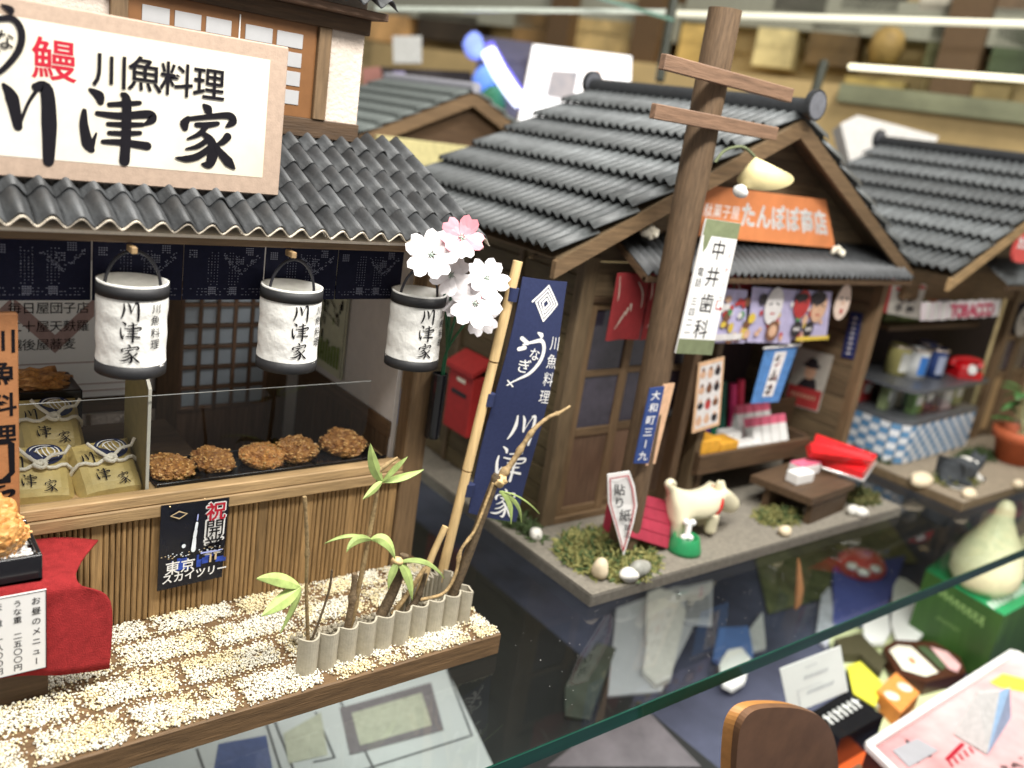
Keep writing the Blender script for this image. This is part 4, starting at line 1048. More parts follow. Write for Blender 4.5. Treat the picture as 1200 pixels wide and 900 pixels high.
B2((67.7, 36.9, .86), (68.5, 37.8, 18.4), 'corner_post', M['mdz'], .06)
# stall interior
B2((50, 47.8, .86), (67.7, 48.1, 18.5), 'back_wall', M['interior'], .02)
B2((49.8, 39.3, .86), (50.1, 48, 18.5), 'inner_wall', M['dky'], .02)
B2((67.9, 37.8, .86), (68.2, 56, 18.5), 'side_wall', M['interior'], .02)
for k in range(13): B2((67.72, 37.8, .9+k*1.36), (67.9, 48, .9+k*1.36+1.3), 'inner_board', M['gyy'], .05)
B2((50, 37.4, 17.5), (68.2, 38.0, 18.2), 'stall_beam', M['gyx'])
# gable wall of boards
for k in range(7):
    z = 18.5+k*1.5; h = min(z+1.46, 28.3); w = 19*(28.4-z)/9.65*.98; w2 = max(.1, 19*(28.4-h)/9.65*.98)
    MB().prism([(51.5-w, 38.9, z), (51.5+w, 38.9, z), (51.5+w2, 38.9, h), (51.5-w2, 38.9, h)], (0, .25, 0)).build('gable_board', M['gyx'], T2)
# small awning of corrugated card over the front
nA = 44; am = strip_mesh(nA, (69.2-38.6)/nA, 4.0, .32, lift=0)
Ta = Matrix.Translation((38.6, 38.95, 20.35)) @ Matrix(((0, 1, 0, 0), (math.cos(.5), 0, 0, 0), (math.sin(.5), 0, 1, 0), (0, 0, 0, 1)))
MB().add([Ta @ Vector(v) for v in am.v], am.f, 0, True).build('awning_sheet', M['roof'], T2)
B2((38.6, 35.5, 17.95), (69.2, 35.9, 18.3), 'awning_batten', M['dkx'])
for x in (38.6, 49.5, 60, 68.8): MB().beam((x+.2, 38.9, 19.95), (x+.2, 35.6, 18.15), .4, .45).build('awning_rafter', M['dky'], T2)
pc = MB()
for (u, v) in ((762, 281), (757, 277), (765, 275), (985, 300), (980, 297), (1049, 313)):
    p = at(u, v, y=37.2); 
    for q in range(4): pc.blob(p+Vector((random.uniform(-.25, .25), random.uniform(-.2, .2), random.uniform(.1, .4))), .24, 1, .3, seed=q)
pt_ = MB(); pt_.v = pc.v; pt_.f = pc.f; pt_.m = pc.m; pt_.sm = pc.sm
cr = pt_.build('popcorn_crumbs', M['cream']); tag(cr, 'cream crumbs of puffed stuffing lying on the corrugated awning', 'crumbs'); stuff(cr)

# orange shop sign
og = thing('shop_sign', 'orange horizontal sign with puffy white characters standing on the middle shop awning', 'sign', (54, 37.9, 20.5))
c00, c10, c11, c01 = Vector((44.2, 37.7, 20.55)), Vector((61.1, 37.7, 20.3)), Vector((58.7, 37.9, 23.85)), Vector((44.8, 37.9, 23.75))
c10, c11 = at(979, 291, y=37.7), at(968, 234, y=37.9)
fn = quadmap(c00, c10, c11, c01); sheet(fn, 0, 0, 1, 1, .3).build('board', M['orangesign'], og)
fn2 = lambda u, v, h=0: fn(u/16.2, v/3.4, h); fl = Flat()
for j, (dx_, dy_) in enumerate(((-.06, 0), (.06, 0), (0, .05), (0, -.05))): fl.text('たんぽぽ商店', 5.6+dx_, 1.75+dy_, 1.75, bold=.008, pitch=1.83)
fl.text('駄菓子屋', 1.1, 1.8, .98, bold=.0, pitch=1.0)
fl.build('lettering', M['white'], fn2, og)

# ------------------------------------------------------------------ utility pole with its signs
up = thing('utility_pole', 'brown round wooden utility pole with two crossarms in front of the middle shop', 'utility pole', (39.4, 34, .86))
rs = []; pts = []
for k in range(30):
    t = k/29; pts.append((39.45-.5*t, 34.0, .86+32.2*t)); rs.append(.94-.06*t+.03*noise.noise(Vector((0, 0, k*.6))))
MB().tube(pts, rs, 26).build('pole_shaft', M['pole'], up)
for u0, v0, u1, v1, yy in ((776, 72, 926, 112, 32.8), (765, 130, 908, 157, 32.8)):
    a, b = at(u0, v0, y=yy), at(u1, v1, y=yy); MB().beam(a, b, .42, .75, .04).build('crossarm', M['rdx'], up)
ls = thing('street_lamp', 'cream conical card lamp shade on a thin wire beside the utility pole', 'lamp', (42, 33.3, 25.5))
ap = at(884, 183, y=33); MB().tube(smooth([at(838, 190, y=33.4), at(850, 176, y=33.2), at(870, 172, y=33), ap]), .09, 6).build('lamp_wire', M['khaki'], ls)
n = 30; vs = []; tip = ap; tl_ = [at(856, 221, y=31.6), at(885, 218, y=31.6), at(918, 207, y=31.8), at(935, 197, y=32.8)]
cc = at(897, 210, y=33.4); ax = (tip-cc).normalized(); ex = (at(935, 197, y=33.0)-at(856, 221, y=33.0)).normalized(); ey = ax.cross(ex)
R1 = 2.05
for h in (0, -.06):
    vs.append(tip+ax*h)
    for k in range(n): a_ = 2*PI*k/n; vs.append(cc+ex*(R1+h)*math.cos(a_)+ey*(R1+h)*.9*math.sin(a_)+ax*h)
fs = [(0, 1+k, 1+(k+1) % n) for k in range(n)]+[(n+1, n+2+(k+1) % n, n+2+k) for k in range(n)]+[(1+k, n+2+k, n+2+(k+1) % n, 1+(k+1) % n) for k in range(n)]
MB().add(vs, fs, 0, True).build('lamp_shade', M['shade'], ls)
MB().blob(at(868, 224, y=33.2), (.45, .45, .4), 2).build('bulb', mat('clear_bulb', (.75, .75, .72), rough=.1), ls)
MB().blob(at(900, 217, y=33.3), (.35, .3, .18), 1, .5).build('bulb_holder', M['yellow'], ls)
# dentist sign
ds = thing('hanging_sign', 'white vertical dentist sign with khaki ends and black characters on the utility pole', 'sign', (41, 32.8, 18))
ca = [at(792, 414, y=32.8), at(834, 416, y=32.6), at(868, 262, y=32.6), at(828, 256, y=32.8)]
fn = quadmap(*ca); sheet(fn, 0, 0, 1, 1, .12).build('board', M['white'], ds)
Hd = (ca[3]-ca[0]).length; Wd = (ca[1]-ca[0]).length; fd = lambda u, v, h=0: fn(u/Wd, v/Hd, h)
fl = Flat(); fl.rect(0, 0, Wd, Hd*.115); fl.build('end_band', M['khaki'], fd, ds); fl = Flat(); fl.rect(0, Hd*.885, Wd, Hd); fl.poly([(.1, Hd*.885), (.75, Hd*.885), (.55, Hd*.8), (.3, Hd*.76)]); fl.build('end_band', M['khaki'], fd, ds)
fl = Flat(); fl.text('中井歯科', Wd*.53, Hd*.79, 1.22, vertical=True, pitch=1.55, bold=.005); fl.text('電話', Wd*.17, Hd*.62, .55, vertical=True, pitch=.62); fl.text('三四二一', Wd*.17, Hd*.40, .52, vertical=True, pitch=.62)
fl.build('lettering', M['ink'], fd, ds)
fl = Flat(); fl.text('ミナソコ', Wd*.88, Hd*.76, .36, vertical=True, pitch=.85); fl.stroke([(Wd*.82, Hd*.42), (Wd*.82, Hd*.36), (Wd*.93, Hd*.36)], .07); fl.poly([(Wd*.93, Hd*.36+.16), (Wd*.93, Hd*.36-.16), (Wd*1.0, Hd*.36)])
fl.build('red_lettering', M['inkred'], fd, ds)
# address plate, peach card behind it, pointed notice
ad = thing('address_plate', 'small blue address plate with white characters on the utility pole', 'plate', (38.8, 32.9, 10))
fn = quadmap(at(743, 543, y=32.85), at(760, 543, y=32.8), at(779, 453, y=32.8), at(762, 455, y=32.85)); sheet(fn, 0, 0, 1, 1, .08).build('plate', mat('plate_blue', (.03, .06, .20), rough=.3), ad)
fd = lambda u, v, h=0: fn(u/.95, v/4.9, h); fl = Flat(); fl.text('大和町三ー九', .47, 4.4, .62, vertical=True, pitch=.78, bold=.01); fl.build('lettering', M['white'], fd, ad)
pk = thing('paper_slip', 'peach paper slip sticking out behind the blue address plate', 'paper slip', (39.9, 33, 10))
sheet(quadmap(at(757, 546, y=33.05), at(768, 543, y=33.2), at(791, 449, y=33.2), at(778, 450, y=33.05)), 0, 0, 1, 1, .06).build('slip', mat('peach_paper', (.72, .45, .28), rough=.6), pk)
nt = thing('pointed_notice', 'white pointed paper notice with a red border near the foot of the utility pole', 'notice', (37.3, 32.7, 4.5))
N_ = [(712, 556), (738, 552), (744, 570), (747, 592), (743, 612), (731, 652), (722, 620), (713, 590)]
def ny(u): return 32.6+.3*abs(u-728)/18
mbn = MB().prism([at(u, v, y=ny(u)) for u, v in N_][::-1], (0, .06, 0)); mbn.build('paper', M['white'], nt)
cx_, cy_ = 729, 598
fn = lambda a, b, h=0: at(a, -b, y=32.56+.3*abs(a-728)/18-h)
fl = Flat(); I_ = [(cx_+(u-cx_)*.82, -(cy_+(v-cy_)*.88)) for u, v in N_]; fl.h = 0
for p, q in zip(I_, I_[1:]+I_[:1]): fl.stroke([p, q], 1.3, dh=.0002)
fl.build('red_border', M['inkred'], fn, nt)
fl = Flat(); fl.h = .004; fl.text('貼り', 726, -574, 14, vertical=True, pitch=15, bold=.01); fl.text('紙', 733, -604, 15, bold=.01); fl.text('禁止', 735, -618, 7.5, vertical=True, pitch=8, bold=.01); fl.build('lettering', M['ink'], fn, nt)
# ------------------------------------------------------------------ moss and pebbles
def moss(name, label, c, rx, ry, n, m, h=.5, seed=1, curl=.5, ground=.86, two=True):
    rr = random.Random(seed); mb = MB()
    for k in range(n):
        a = rr.uniform(0, 2*PI); q = math.sqrt(rr.random()); p = Vector((c[0]+rx*q*math.cos(a), c[1]+ry*q*math.sin(a), ground+rr.uniform(0, h)*(1.1-q)))
        d = Vector((rr.gauss(0, 1), rr.gauss(0, 1), rr.gauss(0, .6))).normalized(); L = []
        for s_ in range(6):
            L.append(p.copy()); d = (d+Vector((rr.gauss(0, curl), rr.gauss(0, curl), rr.gauss(0, curl)))).normalized(); p = p+d*rr.uniform(.1, .2); p.z = max(ground+.01, p.z)
        w = rr.uniform(.04, .085); mb.tube(L, [w*.5, w, w, w, w*.7, w*.3], 4, cap=False, mi=0 if (not two or rr.random() < .7) else 1, smooth=False)
    o = mb.build(name, [M['moss'] if m == 0 else M['mossdk'], M['mossdk']]); tag(o, label, 'moss'); return stuff(o)
moss('moss_clump', 'thick olive moss clump around the foot of the utility pole', (38.2, 34.0), 3.3, 3.1, 2300, 0, .95, 2)
moss('moss_clump', 'dark green moss strip at the corner of the middle shop side wall', (35.4, 40.6), .9, 3.6, 420, 1, .6, 3)
moss('moss_clump', 'moss tuft below the front of the small wooden bench', (55.2, 33.4), 2.2, 1.3, 420, 0, .6, 4)
moss('moss_clump', 'moss tuft to the right of the bench legs near the base corner', (65.8, 33.4), 2.0, 1.5, 420, 0, 1.0, 5)
moss('moss_clump', 'moss patch around the reclining cat on the right shop base', (80.2, 32.3), 3.0, 1.4, 560, 0, .9, 6)
moss('moss_clump', 'dark moss behind the flower pot on the right shop base', (90, 35), 3.4, 1.4, 300, 1, .8, 7)
moss('moss_clump', 'small moss tuft at the left foot of the checkered counter', (76.9, 39), .7, 2.0, 160, 1, .8, 8)
def peb(u, v, r, m, label, z=1.15, sc=(1, .8, .75), s_=0):
    p = at(u, v, z=z); t = thing('pebble', label, 'pebble', tuple(p)); MB().blob(p, tuple(r*q for q in sc), 3, .12, .9, seed=s_).build('stone', M[m], t)
peb(704, 667, .62, 'pebble', 'pointed tan pebble in the moss left of the pole notice', 1.5, (.8, .8, 1.05), 1)
peb(737, 674, .62, 'pebblew', 'white rounded pebble in the moss in front of the pole', 1.3, (1.15, .8, .7), 2)
peb(749, 667, .72, 'pebbleg', 'grey pebble touching the white pebble in the moss', 1.4, (1.1, .8, .8), 3)
peb(628, 626, .5, 'pebblew', 'white pebble at the left corner of the middle shop wall', 1.2, (.9, .8, .9), 4)
peb(920, 622, .55, 'pebble', 'yellowish pebble at the front edge below the bench', 1.2, (1, .8, .7), 5)
peb(947, 600, .5, 'pebblew', 'small white pebble between the bench legs', 1.2, (.9, .8, .9), 6)
peb(999, 598, .55, 'pebblew', 'white pebble right of the bench, left one of a touching pair', 1.2, (1, .8, .8), 7)
peb(1010, 601, .6, 'pebblew', 'white pebble right of the bench, right one of a touching pair', 1.1, (1.1, .8, .7), 8)
peb(1080, 561, 1.1, 'pebble', 'flat cream pebble on the left front of the right shop base', 1.2, (1.35, .8, .55), 9)
peb(1136, 578, .7, 'pebble', 'cream pebble in front of the cat on the right base', 1.2, (1.1, .8, .6), 10)
peb(1193, 567, .6, 'pebble', 'small cream pebble at the right edge of the picture', 1.1, (1, .8, .7), 11)
peb(800, 504+20, .9, 'pebblew', 'white egg-shaped stone lying at the back of the sweets tray', 5, (1.2, .8, .8), 12) if False else None

# ------------------------------------------------------------------ dog, kennel, bowl
dg = thing('toy_dog', 'cream clay dog with curled tail and red collar standing on the sanded base', 'toy dog', (46, 34, .86))
P_ = path([(797, 586), (815, 588), (833, 588)], 34.2)
sk = bpy.data.meshes.new('dog_body'); 
V_ = path([(792, 588), (808, 592), (826, 590), (838, 582), (840, 584), (852, 590), (862, 592)], 34.0)
bm = bmesh.new(); vv = [bm.verts.new(p) for p in V_]
for a, b in zip(vv, vv[1:]): bm.edges.new((a, b))
def chain(i, pts): 
    q = vv[i]
    out = []
    for p in pts: w = bm.verts.new(p); bm.edges.new((q, w)); q = w; out.append(w)
    return out
ra = [1.0, .95, .98, .82, .95, .82, .6]
ex = []
z0 = .95
def leg(i, x, y): 
    L = chain(i, [Vector((x, y, 2.6)), Vector((x+.05, y, 1.5)), Vector((x+.15, y-.05, z0+.12))]); return [(w, r) for w, r in zip(L, (.62, .46, .48))]
b0 = V_[0]; f0 = V_[2]
ex += leg(0, b0.x+.1, 33.5)+leg(0, b0.x+.4, 34.7)+leg(2, f0.x+.3, 33.4)+leg(2, f0.x+.5, 34.6)
tail = chain(0, path([(788, 575), (782, 567), (786, 563), (791, 569)], 34.0)); ex += [(w, r) for w, r in zip(tail, (.34, .3, .26, .2))]
for yy, uu in ((33.7, 842), (34.4, 846)):
    e_ = chain(4, [at(uu, 572, y=yy), at(uu+.5, 563, y=yy)]); ex += [(e_[0], .32), (e_[1], .13)]
bm.verts.index_update(); idx = [(w.index, r) for w, r in zip(vv, ra)]+[(w.index, r) for w, r in ex]
me = sk; bm.to_mesh(me); bm.free(); o = bpy.data.objects.new('dog_body', me); COL.objects.link(o)
o.modifiers.new('skin', 'SKIN'); 
if not me.skin_vertices: 
    bpy.context.view_layer.objects.active = o
sv = me.skin_vertices[0].data if me.skin_vertices else None
if sv:
    for i, r in idx: sv[i].radius = (r, r)
    sv[0].use_root = True
ss = o.modifiers.new('sub', 'SUBSURF'); ss.levels = 2; ss.render_levels = 2
bpy.context.view_layer.update()
me2 = bpy.data.meshes.new_from_object(o.evaluated_get(bpy.context.evaluated_depsgraph_get())); bpy.data.objects.remove(o)
me2.name = 'dog_body'; me2.materials.clear(); me2.materials.append(M['dog'])
for p in me2.polygons: p.use_smooth = True
me2.transform(Matrix.Translation(-Vector(dg['_o']))); o = bpy.data.objects.new('dog_body', me2); COL.objects.link(o); o.parent = dg
cp = at(831, 588, y=34); dr_ = (at(843, 588, y=34)-at(828, 586, y=34)).normalized()
s1 = dr_.cross(Vector((0, 1, 0))).normalized(); MB().tube([cp+(s1*math.cos(a)+Vector((0, 1, 0))*math.sin(a))*.98 for a in [2*PI*k/24 for k in range(25)]], .17, 8).build('collar', M['dogcollar'], dg)
MB().blob(at(850, 583, y=33.3), .09, 1).build('eye', M['ink'], dg); MB().blob(at(866, 590, y=33.9), .13, 1).build('nose', M['ink'], dg)
kn_ = thing('kennel', 'small crimson plank kennel roof leaning beside the utility pole', 'kennel', (41.5, 33.8, .86))
ka, kb, kc, kd = at(748, 578, y=34.4), at(790, 589, y=34.4), at(782, 643, y=32.9), at(733, 628, y=32.9)
for k in range(4):
    t0_ = k/4; t1_ = (k+1)/4-.015; fn = quadmap(ka*(1-t1_)+kd*t1_, kb*(1-t1_)+kc*t1_, kb*(1-t0_)+kc*t0_, ka*(1-t0_)+kd*t0_)
    sheet(fn, -.02*(k % 2), 0, 1+.015*(k % 2), 1, .25).build('roof_plank', M['doghouse'], kn_)
MB().box((39.9, 34.2, .86), (43.3, 36.4, 3.2), .05).build('kennel_box', M['doghouse'], kn_)
bw = thing('dog_bowl', 'green dog bowl with a white bone in front of the crimson kennel', 'bowl', tuple(at(801, 647, z=.86)))
c = at(801, 645, z=.86); MB().lathe([(0, 0), (1.15, 0), (1.12, .25), (.86, 1.05), (.82, 1.08), (.72, 1.02), (.7, .7), (0, .65)], c=c, n=32).build('bowl_body', M['bowl'], bw)
a, b = c+Vector((-.1, -.1, 1.0)), c+Vector((.1, .1, 1.95)); bo = MB().tube([a, b], .2, 10)
for p in (a, b):
    for s_ in (-1, 1): bo.blob(p+Vector((.2*s_, -.1*s_, 0)), .23, 2, .05)
bo.build('bone', M['white'], bw)

# ------------------------------------------------------------------ stall goods of the middle shop
nr = thing('shop_curtain', 'dark red shop curtain with white flower strokes beside the utility pole', 'curtain', (44, 37.4, 18))
for k, (u0, u1, y_, vb) in enumerate(((38.0, 40.9, 37.4, 13.9), (41.1, 44.2, 37.5, 13.8), (44.4, 47.6, 37.4, 13.7), (47.9, 51.3, 37.5, 13.9))):
    fnk = lambda a, b, h=0, y_=y_: Vector((a, y_-.12*math.sin(a*2.4+b*.3)-h, b)); sheet(fnk, u0+.15*(k % 2), vb, u1, 18.1, .06, nu=8, nv=8).build('curtain_panel', M['darkred'], nr)
    fl = Flat()
    for q in range(5): fl.stroke([(u0+.6+q*.3, 14.6+q*.28), (u0+1.1+q*.16, 15.1+q*.26)], [.04, .15], n=2)
    fl.stroke([(u0+.3, 17.9), (u0+.5, 16.8), (u0+.45, 16.4)], [.05, .12, .04]); fl.stroke([(u0+1.9, 17.6), (u0+2.4, 16.9), (u0+2.5, 16)], [.05, .14, .05])
    fl.build('flower_strokes', mat('curtain_white', (.6, .5, .42), rough=.8), fnk, nr)
def card(name, label, cat, corners, m, t=.06, w=1, h=1):
    T = thing(name, label, cat, tuple((Vector(corners[0])+Vector(corners[1]))/2)); fn = quadmap(*corners); sheet(fn, 0, 0, 1, 1, t).build('sheet', m, T)
    return T, (lambda u, v, hh=0: fn(u/w, v/h, hh))
PR = [mat('print_red', (.50, .05, .05)), mat('print_white', (.80, .77, .76)), mat('print_blue', (.06, .10, .40)), mat('print_skin', (.72, .45, .30)), mat('print_black', (.03, .025, .03)), mat('print_yellow', (.75, .55, .08)), mat('print_green', (.10, .30, .12)), mat('print_lilac', (.50, .46, .68)), mat('print_brown', (.20, .09, .05))]
ms = thing('mask_sheets', 'row of printed sheets with festival masks hanging under the middle awning', 'mask sheets', (54, 36.8, 15))
def MQ(u, v): p = at(u, v, y=36.6); return (p.x, p.z)
def quadpx(L, y): return [at(u, v, y=y) for u, v in L]
fm = plane((0, 36.55, 0), (1, 0, 0), (0, 0, 1))
for k, (L, mi) in enumerate((([(836, 402), (873, 402), (876, 340), (842, 338)], 7), ([(875, 401), (926, 403), (934, 340), (882, 336)], 7), ([(927, 398), (968, 398), (975, 342), (935, 340)], 7))):
    sheet(quadmap(*quadpx(L, 36.6)), 0, 0, 1, 1, .05).build('sheet', PR[mi], ms)
fl = Flat(); fl.h = .03; rr = random.Random(9)
for k in range(60):
    u, v = rr.uniform(842, 966), rr.uniform(350, 398); a, b = MQ(u, v); fl.disc(a, b, rr.uniform(.18, .42), rr.choice((0, 0, 1, 3, 3, 6, 8, 5)), rr.uniform(.7, 1.3), 8)
for u, v, r, mi, sy in ((905, 358, 1.0, 1, 1.35), (938, 356, .95, 0, 1.1), (958, 360, .95, 3, 1.2), (893, 350, .4, 4, 1), (958, 349, .95, 4, .55), (938, 348, .8, 4, .4)):
    a, b = MQ(u, v); fl.disc(a, b, r, mi, sy)
for u, v in ((905, 358), (938, 356), (958, 360)):
    a, b = MQ(u, v)
    for s_ in (-1, 1): fl.stroke([(a+s_*.55, b+.12), (a+s_*.22, b+.18)], .1, 4)
    fl.stroke([(a-.2, b-.55), (a+.2, b-.55)], .12, 0)
for u in (931, 945): a, b = MQ(u, 385); fl.disc(a, b, .62, 4, 1); fl.disc(a-.2, b, .15, 1); fl.disc(a+.2, b, .15, 1)
a, b = MQ(850, 392); fl.rect(a-1.2, b-.35, a+1.6, b+.1, 1)
a, b = MQ(930, 399); fl.rect(a, b, a+4.2, b+.3, 5); a, b = MQ(903, 387); fl.disc(a, b, .75, 8); fl.disc(a, b, .45, 3)
fl.build('mask_print', PR, fm, ms)
om = thing('paper_mask', 'pale oval paper face mask hanging alone at the right end of the awning', 'mask', (60.9, 36.5, 16)); a = at(988, 354, y=36.5)
mk = [(a.x+.95*math.cos(t_)*(1-.12*math.sin(t_)), 36.5, a.z+1.4*math.sin(t_)) for t_ in [2*PI*k/24 for k in range(24)]]
MB().prism(mk[::-1], (0, .1, 0)).build('mask', mat('mask_pale', (.78, .62, .52)), om)
fl = Flat(); fl.disc(a.x-.35, a.z+.3, .13, 4); fl.disc(a.x+.4, a.z+.25, .13, 4); fl.disc(a.x, a.z-.7, .2, 0); fl.disc(a.x, a.z-.1, .16, 3); fl.build('face_print', PR, plane((0, 36.48, 0), (1, 0, 0), (0, 0, 1)), om)
rf, fn = card('hanging_flag', 'light blue hanging flag with red characters on a white strip', 'flag', quadpx([(880, 473), (912, 471), (935, 406), (897, 409)], 36.9), mat('flag_blue', (.10, .27, .62), rough=.7, var=.3, scale=2), .05, 3.6, 4.3)
fl = Flat(); fl.rect(1.2, .5, 2.5, 4.0, 1); fl.text('ラムネ', 1.85, 3.3, 1.0, 0, bold=.06, vertical=True, pitch=1.15); fl.build('flag_print', PR, fn, rf)
MB().tube([at(895, 408, y=36.85), at(938, 404, y=36.85)], .1, 8).build('flag_rod', M['white'], rf)
pp, fn = card('enamel_poster', 'poster of a dark-hatted figure above a red block on the stall side wall', 'poster', [at(918, 472, x=67.6), at(958, 483, x=67.6), at(977, 417, x=67.6), at(934, 406, x=67.6)], mat('poster_grey', (.50, .48, .42)), .06, 4.0, 5.6)
fl = Flat(); fl.rect(.1, .1, 3.9, 2.0, 0); fl.poly([(1.0, 2.0), (3.2, 2.0), (2.9, 2.9), (2.2, 3.1), (1.4, 2.7)], 4); fl.disc(2.1, 3.55, .62, 3, 1.15); fl.disc(2.1, 4.2, .95, 4, .28); fl.disc(2.1, 4.5, .58, 4, .75)
for k in range(7): fl.rect(.6+k*.42, 1.0, .82+k*.42, 1.35, 3)
fl.build('poster_print', PR, fn, pp)
nb, fn = card('name_plate', 'narrow dark navy name plate high on the stall side wall', 'plate', [at(986, 418, x=67.55), at(1000, 421, x=67.55), at(1011, 368, x=67.55), at(997, 365, x=67.55)], mat('dark_blue_enamel', (.02, .028, .11), rough=.3), .06, 1.2, 5)
fl = Flat(); rr = random.Random(3)
for k in range(8): fl.stroke([(.35, .5+k*.55), (.85, .55+k*.55)], .08, 1); fl.stroke([(.6, .4+k*.55), (.6, .75+k*.55)], .07, 1)
fl.build('plate_marks', PR, fn, nb)
tp, fn = card('toy_poster', 'tilted cream poster of small printed figures on the stall post', 'poster', quadpx([(811, 508), (843, 498), (849, 418), (819, 426)], 37.0), mat('poster_peach', (.78, .50, .30)), .08, 3.0, 6)
fl = Flat(); fl.rect(.25, .3, 2.75, 5.7, 1)
for k in range(12): fl.disc(.6+(k % 3)*.85, .9+(k//3)*1.35, .34, rr.choice((0, 3, 5, 8, 4)), rr.uniform(.9, 1.5), 10)
for k in range(12): fl.disc(.6+(k % 3)*.85, 1.3+(k//3)*1.35, .16, rr.choice((3, 8)), 1, 8)
fl.build('poster_print', PR, fn, tp)
ty = thing('sweets_tray', 'dark wooden slanted tray of sweets at the front of the stall', 'tray', (56, 38.5, .86))
tw = M['dkx']
MB().box((49.4, 37.0, 3.5), (62.9, 37.35, 5.0), .05).build('tray_front', tw, ty); MB().box((49.4, 37.3, 3.4), (62.9, 42.5, 3.7), .03).build('tray_floor', tw, ty)
for x in (49.4, 62.6): MB().box((x, 37.35, 3.7), (x+.3, 42.5, 5.2), .03).build('tray_side', M['dky'], ty)
for x in (50.2, 61.8): MB().box((x, 37.6, .86), (x+.6, 38.3, 3.4), .04).build('leg', M['dkz'], ty); MB().box((x, 41.6, .86), (x+.6, 42.3, 3.4), .04).build('leg', M['dkz'], ty)
MB().box((49.6, 42.0, 3.7), (67.6, 42.4, 6.4), .05).build('tray_back', tw, ty)
def sweets(name, label, cat, items):
    T = thing(name, label, cat, tuple((Vector(items[0][0])+Vector(items[0][1]))/2))
    for a, b, nm, m in items: MB().box(a, b, .06).build(nm, m, T)
OR = mat('caramel_orange', (.72, .36, .04), rough=.5)
sweets('caramel_packet', 'orange caramel packet at the left corner of the sweets tray', 'sweets', [((49.9, 37.5, 3.7), (52.0, 39.3, 5.9), 'packet', OR)])
sweets('caramel_packet', 'orange caramel packet right of the first one in the tray', 'sweets', [((52.1, 37.5, 3.7), (54.2, 39.1, 5.5), 'packet', OR)])
for k in range(5):
    x = 54.5+(k % 3)*.95; y = 37.7+(k//3)*1.2
    sweets('gum_box', ('white and green gum box lying left in the row of gum boxes', 'white and green gum box in the middle of the front row', 'white and green gum box at the right end of the front row', 'white and green gum box in the back row, left', 'white and green gum box in the back row, right')[k], 'sweets', [((x, y, 3.7), (x+.85, y+1.1, 5.0+.5*(k//3)), 'box', M['white']), ((x-.01, y-.01, 4.4), (x+.86, y+.3, 4.75), 'green_band', PR[6])])
lab = ('front left', 'second in the front row', 'third in the front row', 'last in the front row', 'left in the back row', 'second in the back row', 'third in the back row', 'last in the back row')
for k in range(8):
    x = 57.6+(k % 4)*1.15+(k//4)*.5; y = 38.0+(k//4)*1.9
    T = thing('candy_carton', 'white candy carton with pink top leaning in the tray, '+lab[k], 'sweets', (x, y, 4)); mbx = Matrix.Translation((x, y, 3.75)) @ Matrix.Rotation(-.45, 4, 'X')
    MB().box((0, 0, 0), (.95, .8, 2.9+.3*(k//4)), .05, T=mbx).build('carton', M['white'], T); MB().box((-.02, -.02, 2.2+.3*(k//4)), (.97, .82, 2.93+.3*(k//4)), .05, T=mbx).build('pink_top', mat('candy_pink', (.78, .16, .26)), T)
for k, (c_, nm) in enumerate((((.10, .03, .22), 'purple'), ((.02, .20, .10), 'green'), ((.02, .14, .10), 'dark green'), ((.70, .05, .20), 'pink'), ((.6, .04, .10), 'red'))):
    x = 55.3+k*.9+(.5 if k > 2 else 0); T = thing('paper_tube', nm+' paper tube leaning at the back of the sweets tray', 'tube', (x, 42, 3.7)); MB().tube([(x, 41.3, 3.8), (x-.5, 42.0, 8.6-.3*(k % 2))], .33, 10).build('tube', mat('tube_'+nm.replace(' ', '_'), c_), T)
bnc = thing('small_bench', 'low dark brown wooden bench in front of the sweets tray', 'bench', (60, 33.8, .86))
def tobench(z): return [at(880, 557, z=z), at(952, 585, z=z), at(1003, 566, z=z), at(930, 540, z=z)]
bt_ = tobench(3.1); a, b, c, d = bt_
MB().prism([a, b, c, d][::-1] if False else [d, c, b, a], (0, 0, -.55)).build('bench_top', M['dkx'], bnc)
for p, q in ((a, d), (b, c)):
    pass
ctr_ = (a+b+c+d)/4
for p, q in ((a*.8+b*.2, d*.8+c*.2), (b*.88+a*.12, c*.88+d*.12)):
    MB().prism([p+(q-p)*.1+Vector((0, 0, -.56)), p+(q-p)*.9+Vector((0, 0, -.56)), (p+(q-p)*.9).xy.to_3d()+Vector((0, 0, .87)), (p+(q-p)*.1).xy.to_3d()+Vector((0, 0, .87))], ((b-a).normalized()*.5)).build('leg', M['dkz'], bnc)
sweets('matchbox', 'small white matchbox lying on the left of the bench top', 'box', [((56.9, 33.6, 3.11), (59.0, 34.7, 3.95), 'box', M['white'])])
sweets('candy_box', 'long white box with a pink top lying behind the matchbox on the bench', 'box', [((58.6, 34.6, 3.11), (61.3, 35.7, 3.9), 'box', M['white']), ((58.62, 34.62, 3.9), (61.28, 35.68, 4.05), 'pink_top', mat('candy_pink', (.78, .16, .26)))])
rt = thing('toy_truck_cover', 'bright red folded lacquer case with a silver edge at the right end of the bench', 'case', (66.5, 36, 3))
a, b, c, d = at(948, 540, z=3.6), at(1010, 560, z=3.6), at(1026, 540, z=4.2), at(955, 515, z=4.6)
MB().prism([p+Vector((0, 0, .5)) for p in (d, c, b, a)], (0, 0, -.7)).build('case_body', mat('bright_red', (.72, .02, .025), rough=.25, coat=.4), rt)
MB().prism([at(950, 518, z=5.2), at(1020, 532, z=5.2), at(1023, 540, z=4.9), at(952, 530, z=4.9)][::-1], (0, .3, -.5)).build('case_lid', mat('bright_red', (.72, .02, .025)), rt)
MB().tube([a+Vector((0, -.15, -.2)), b+Vector((0, -.15, -.2)), c+Vector((.1, 0, -.1))], .14, 8).build('silver_edge', mat('silver_trim', (.7, .68, .66), rough=.2, metal=.7), rt)
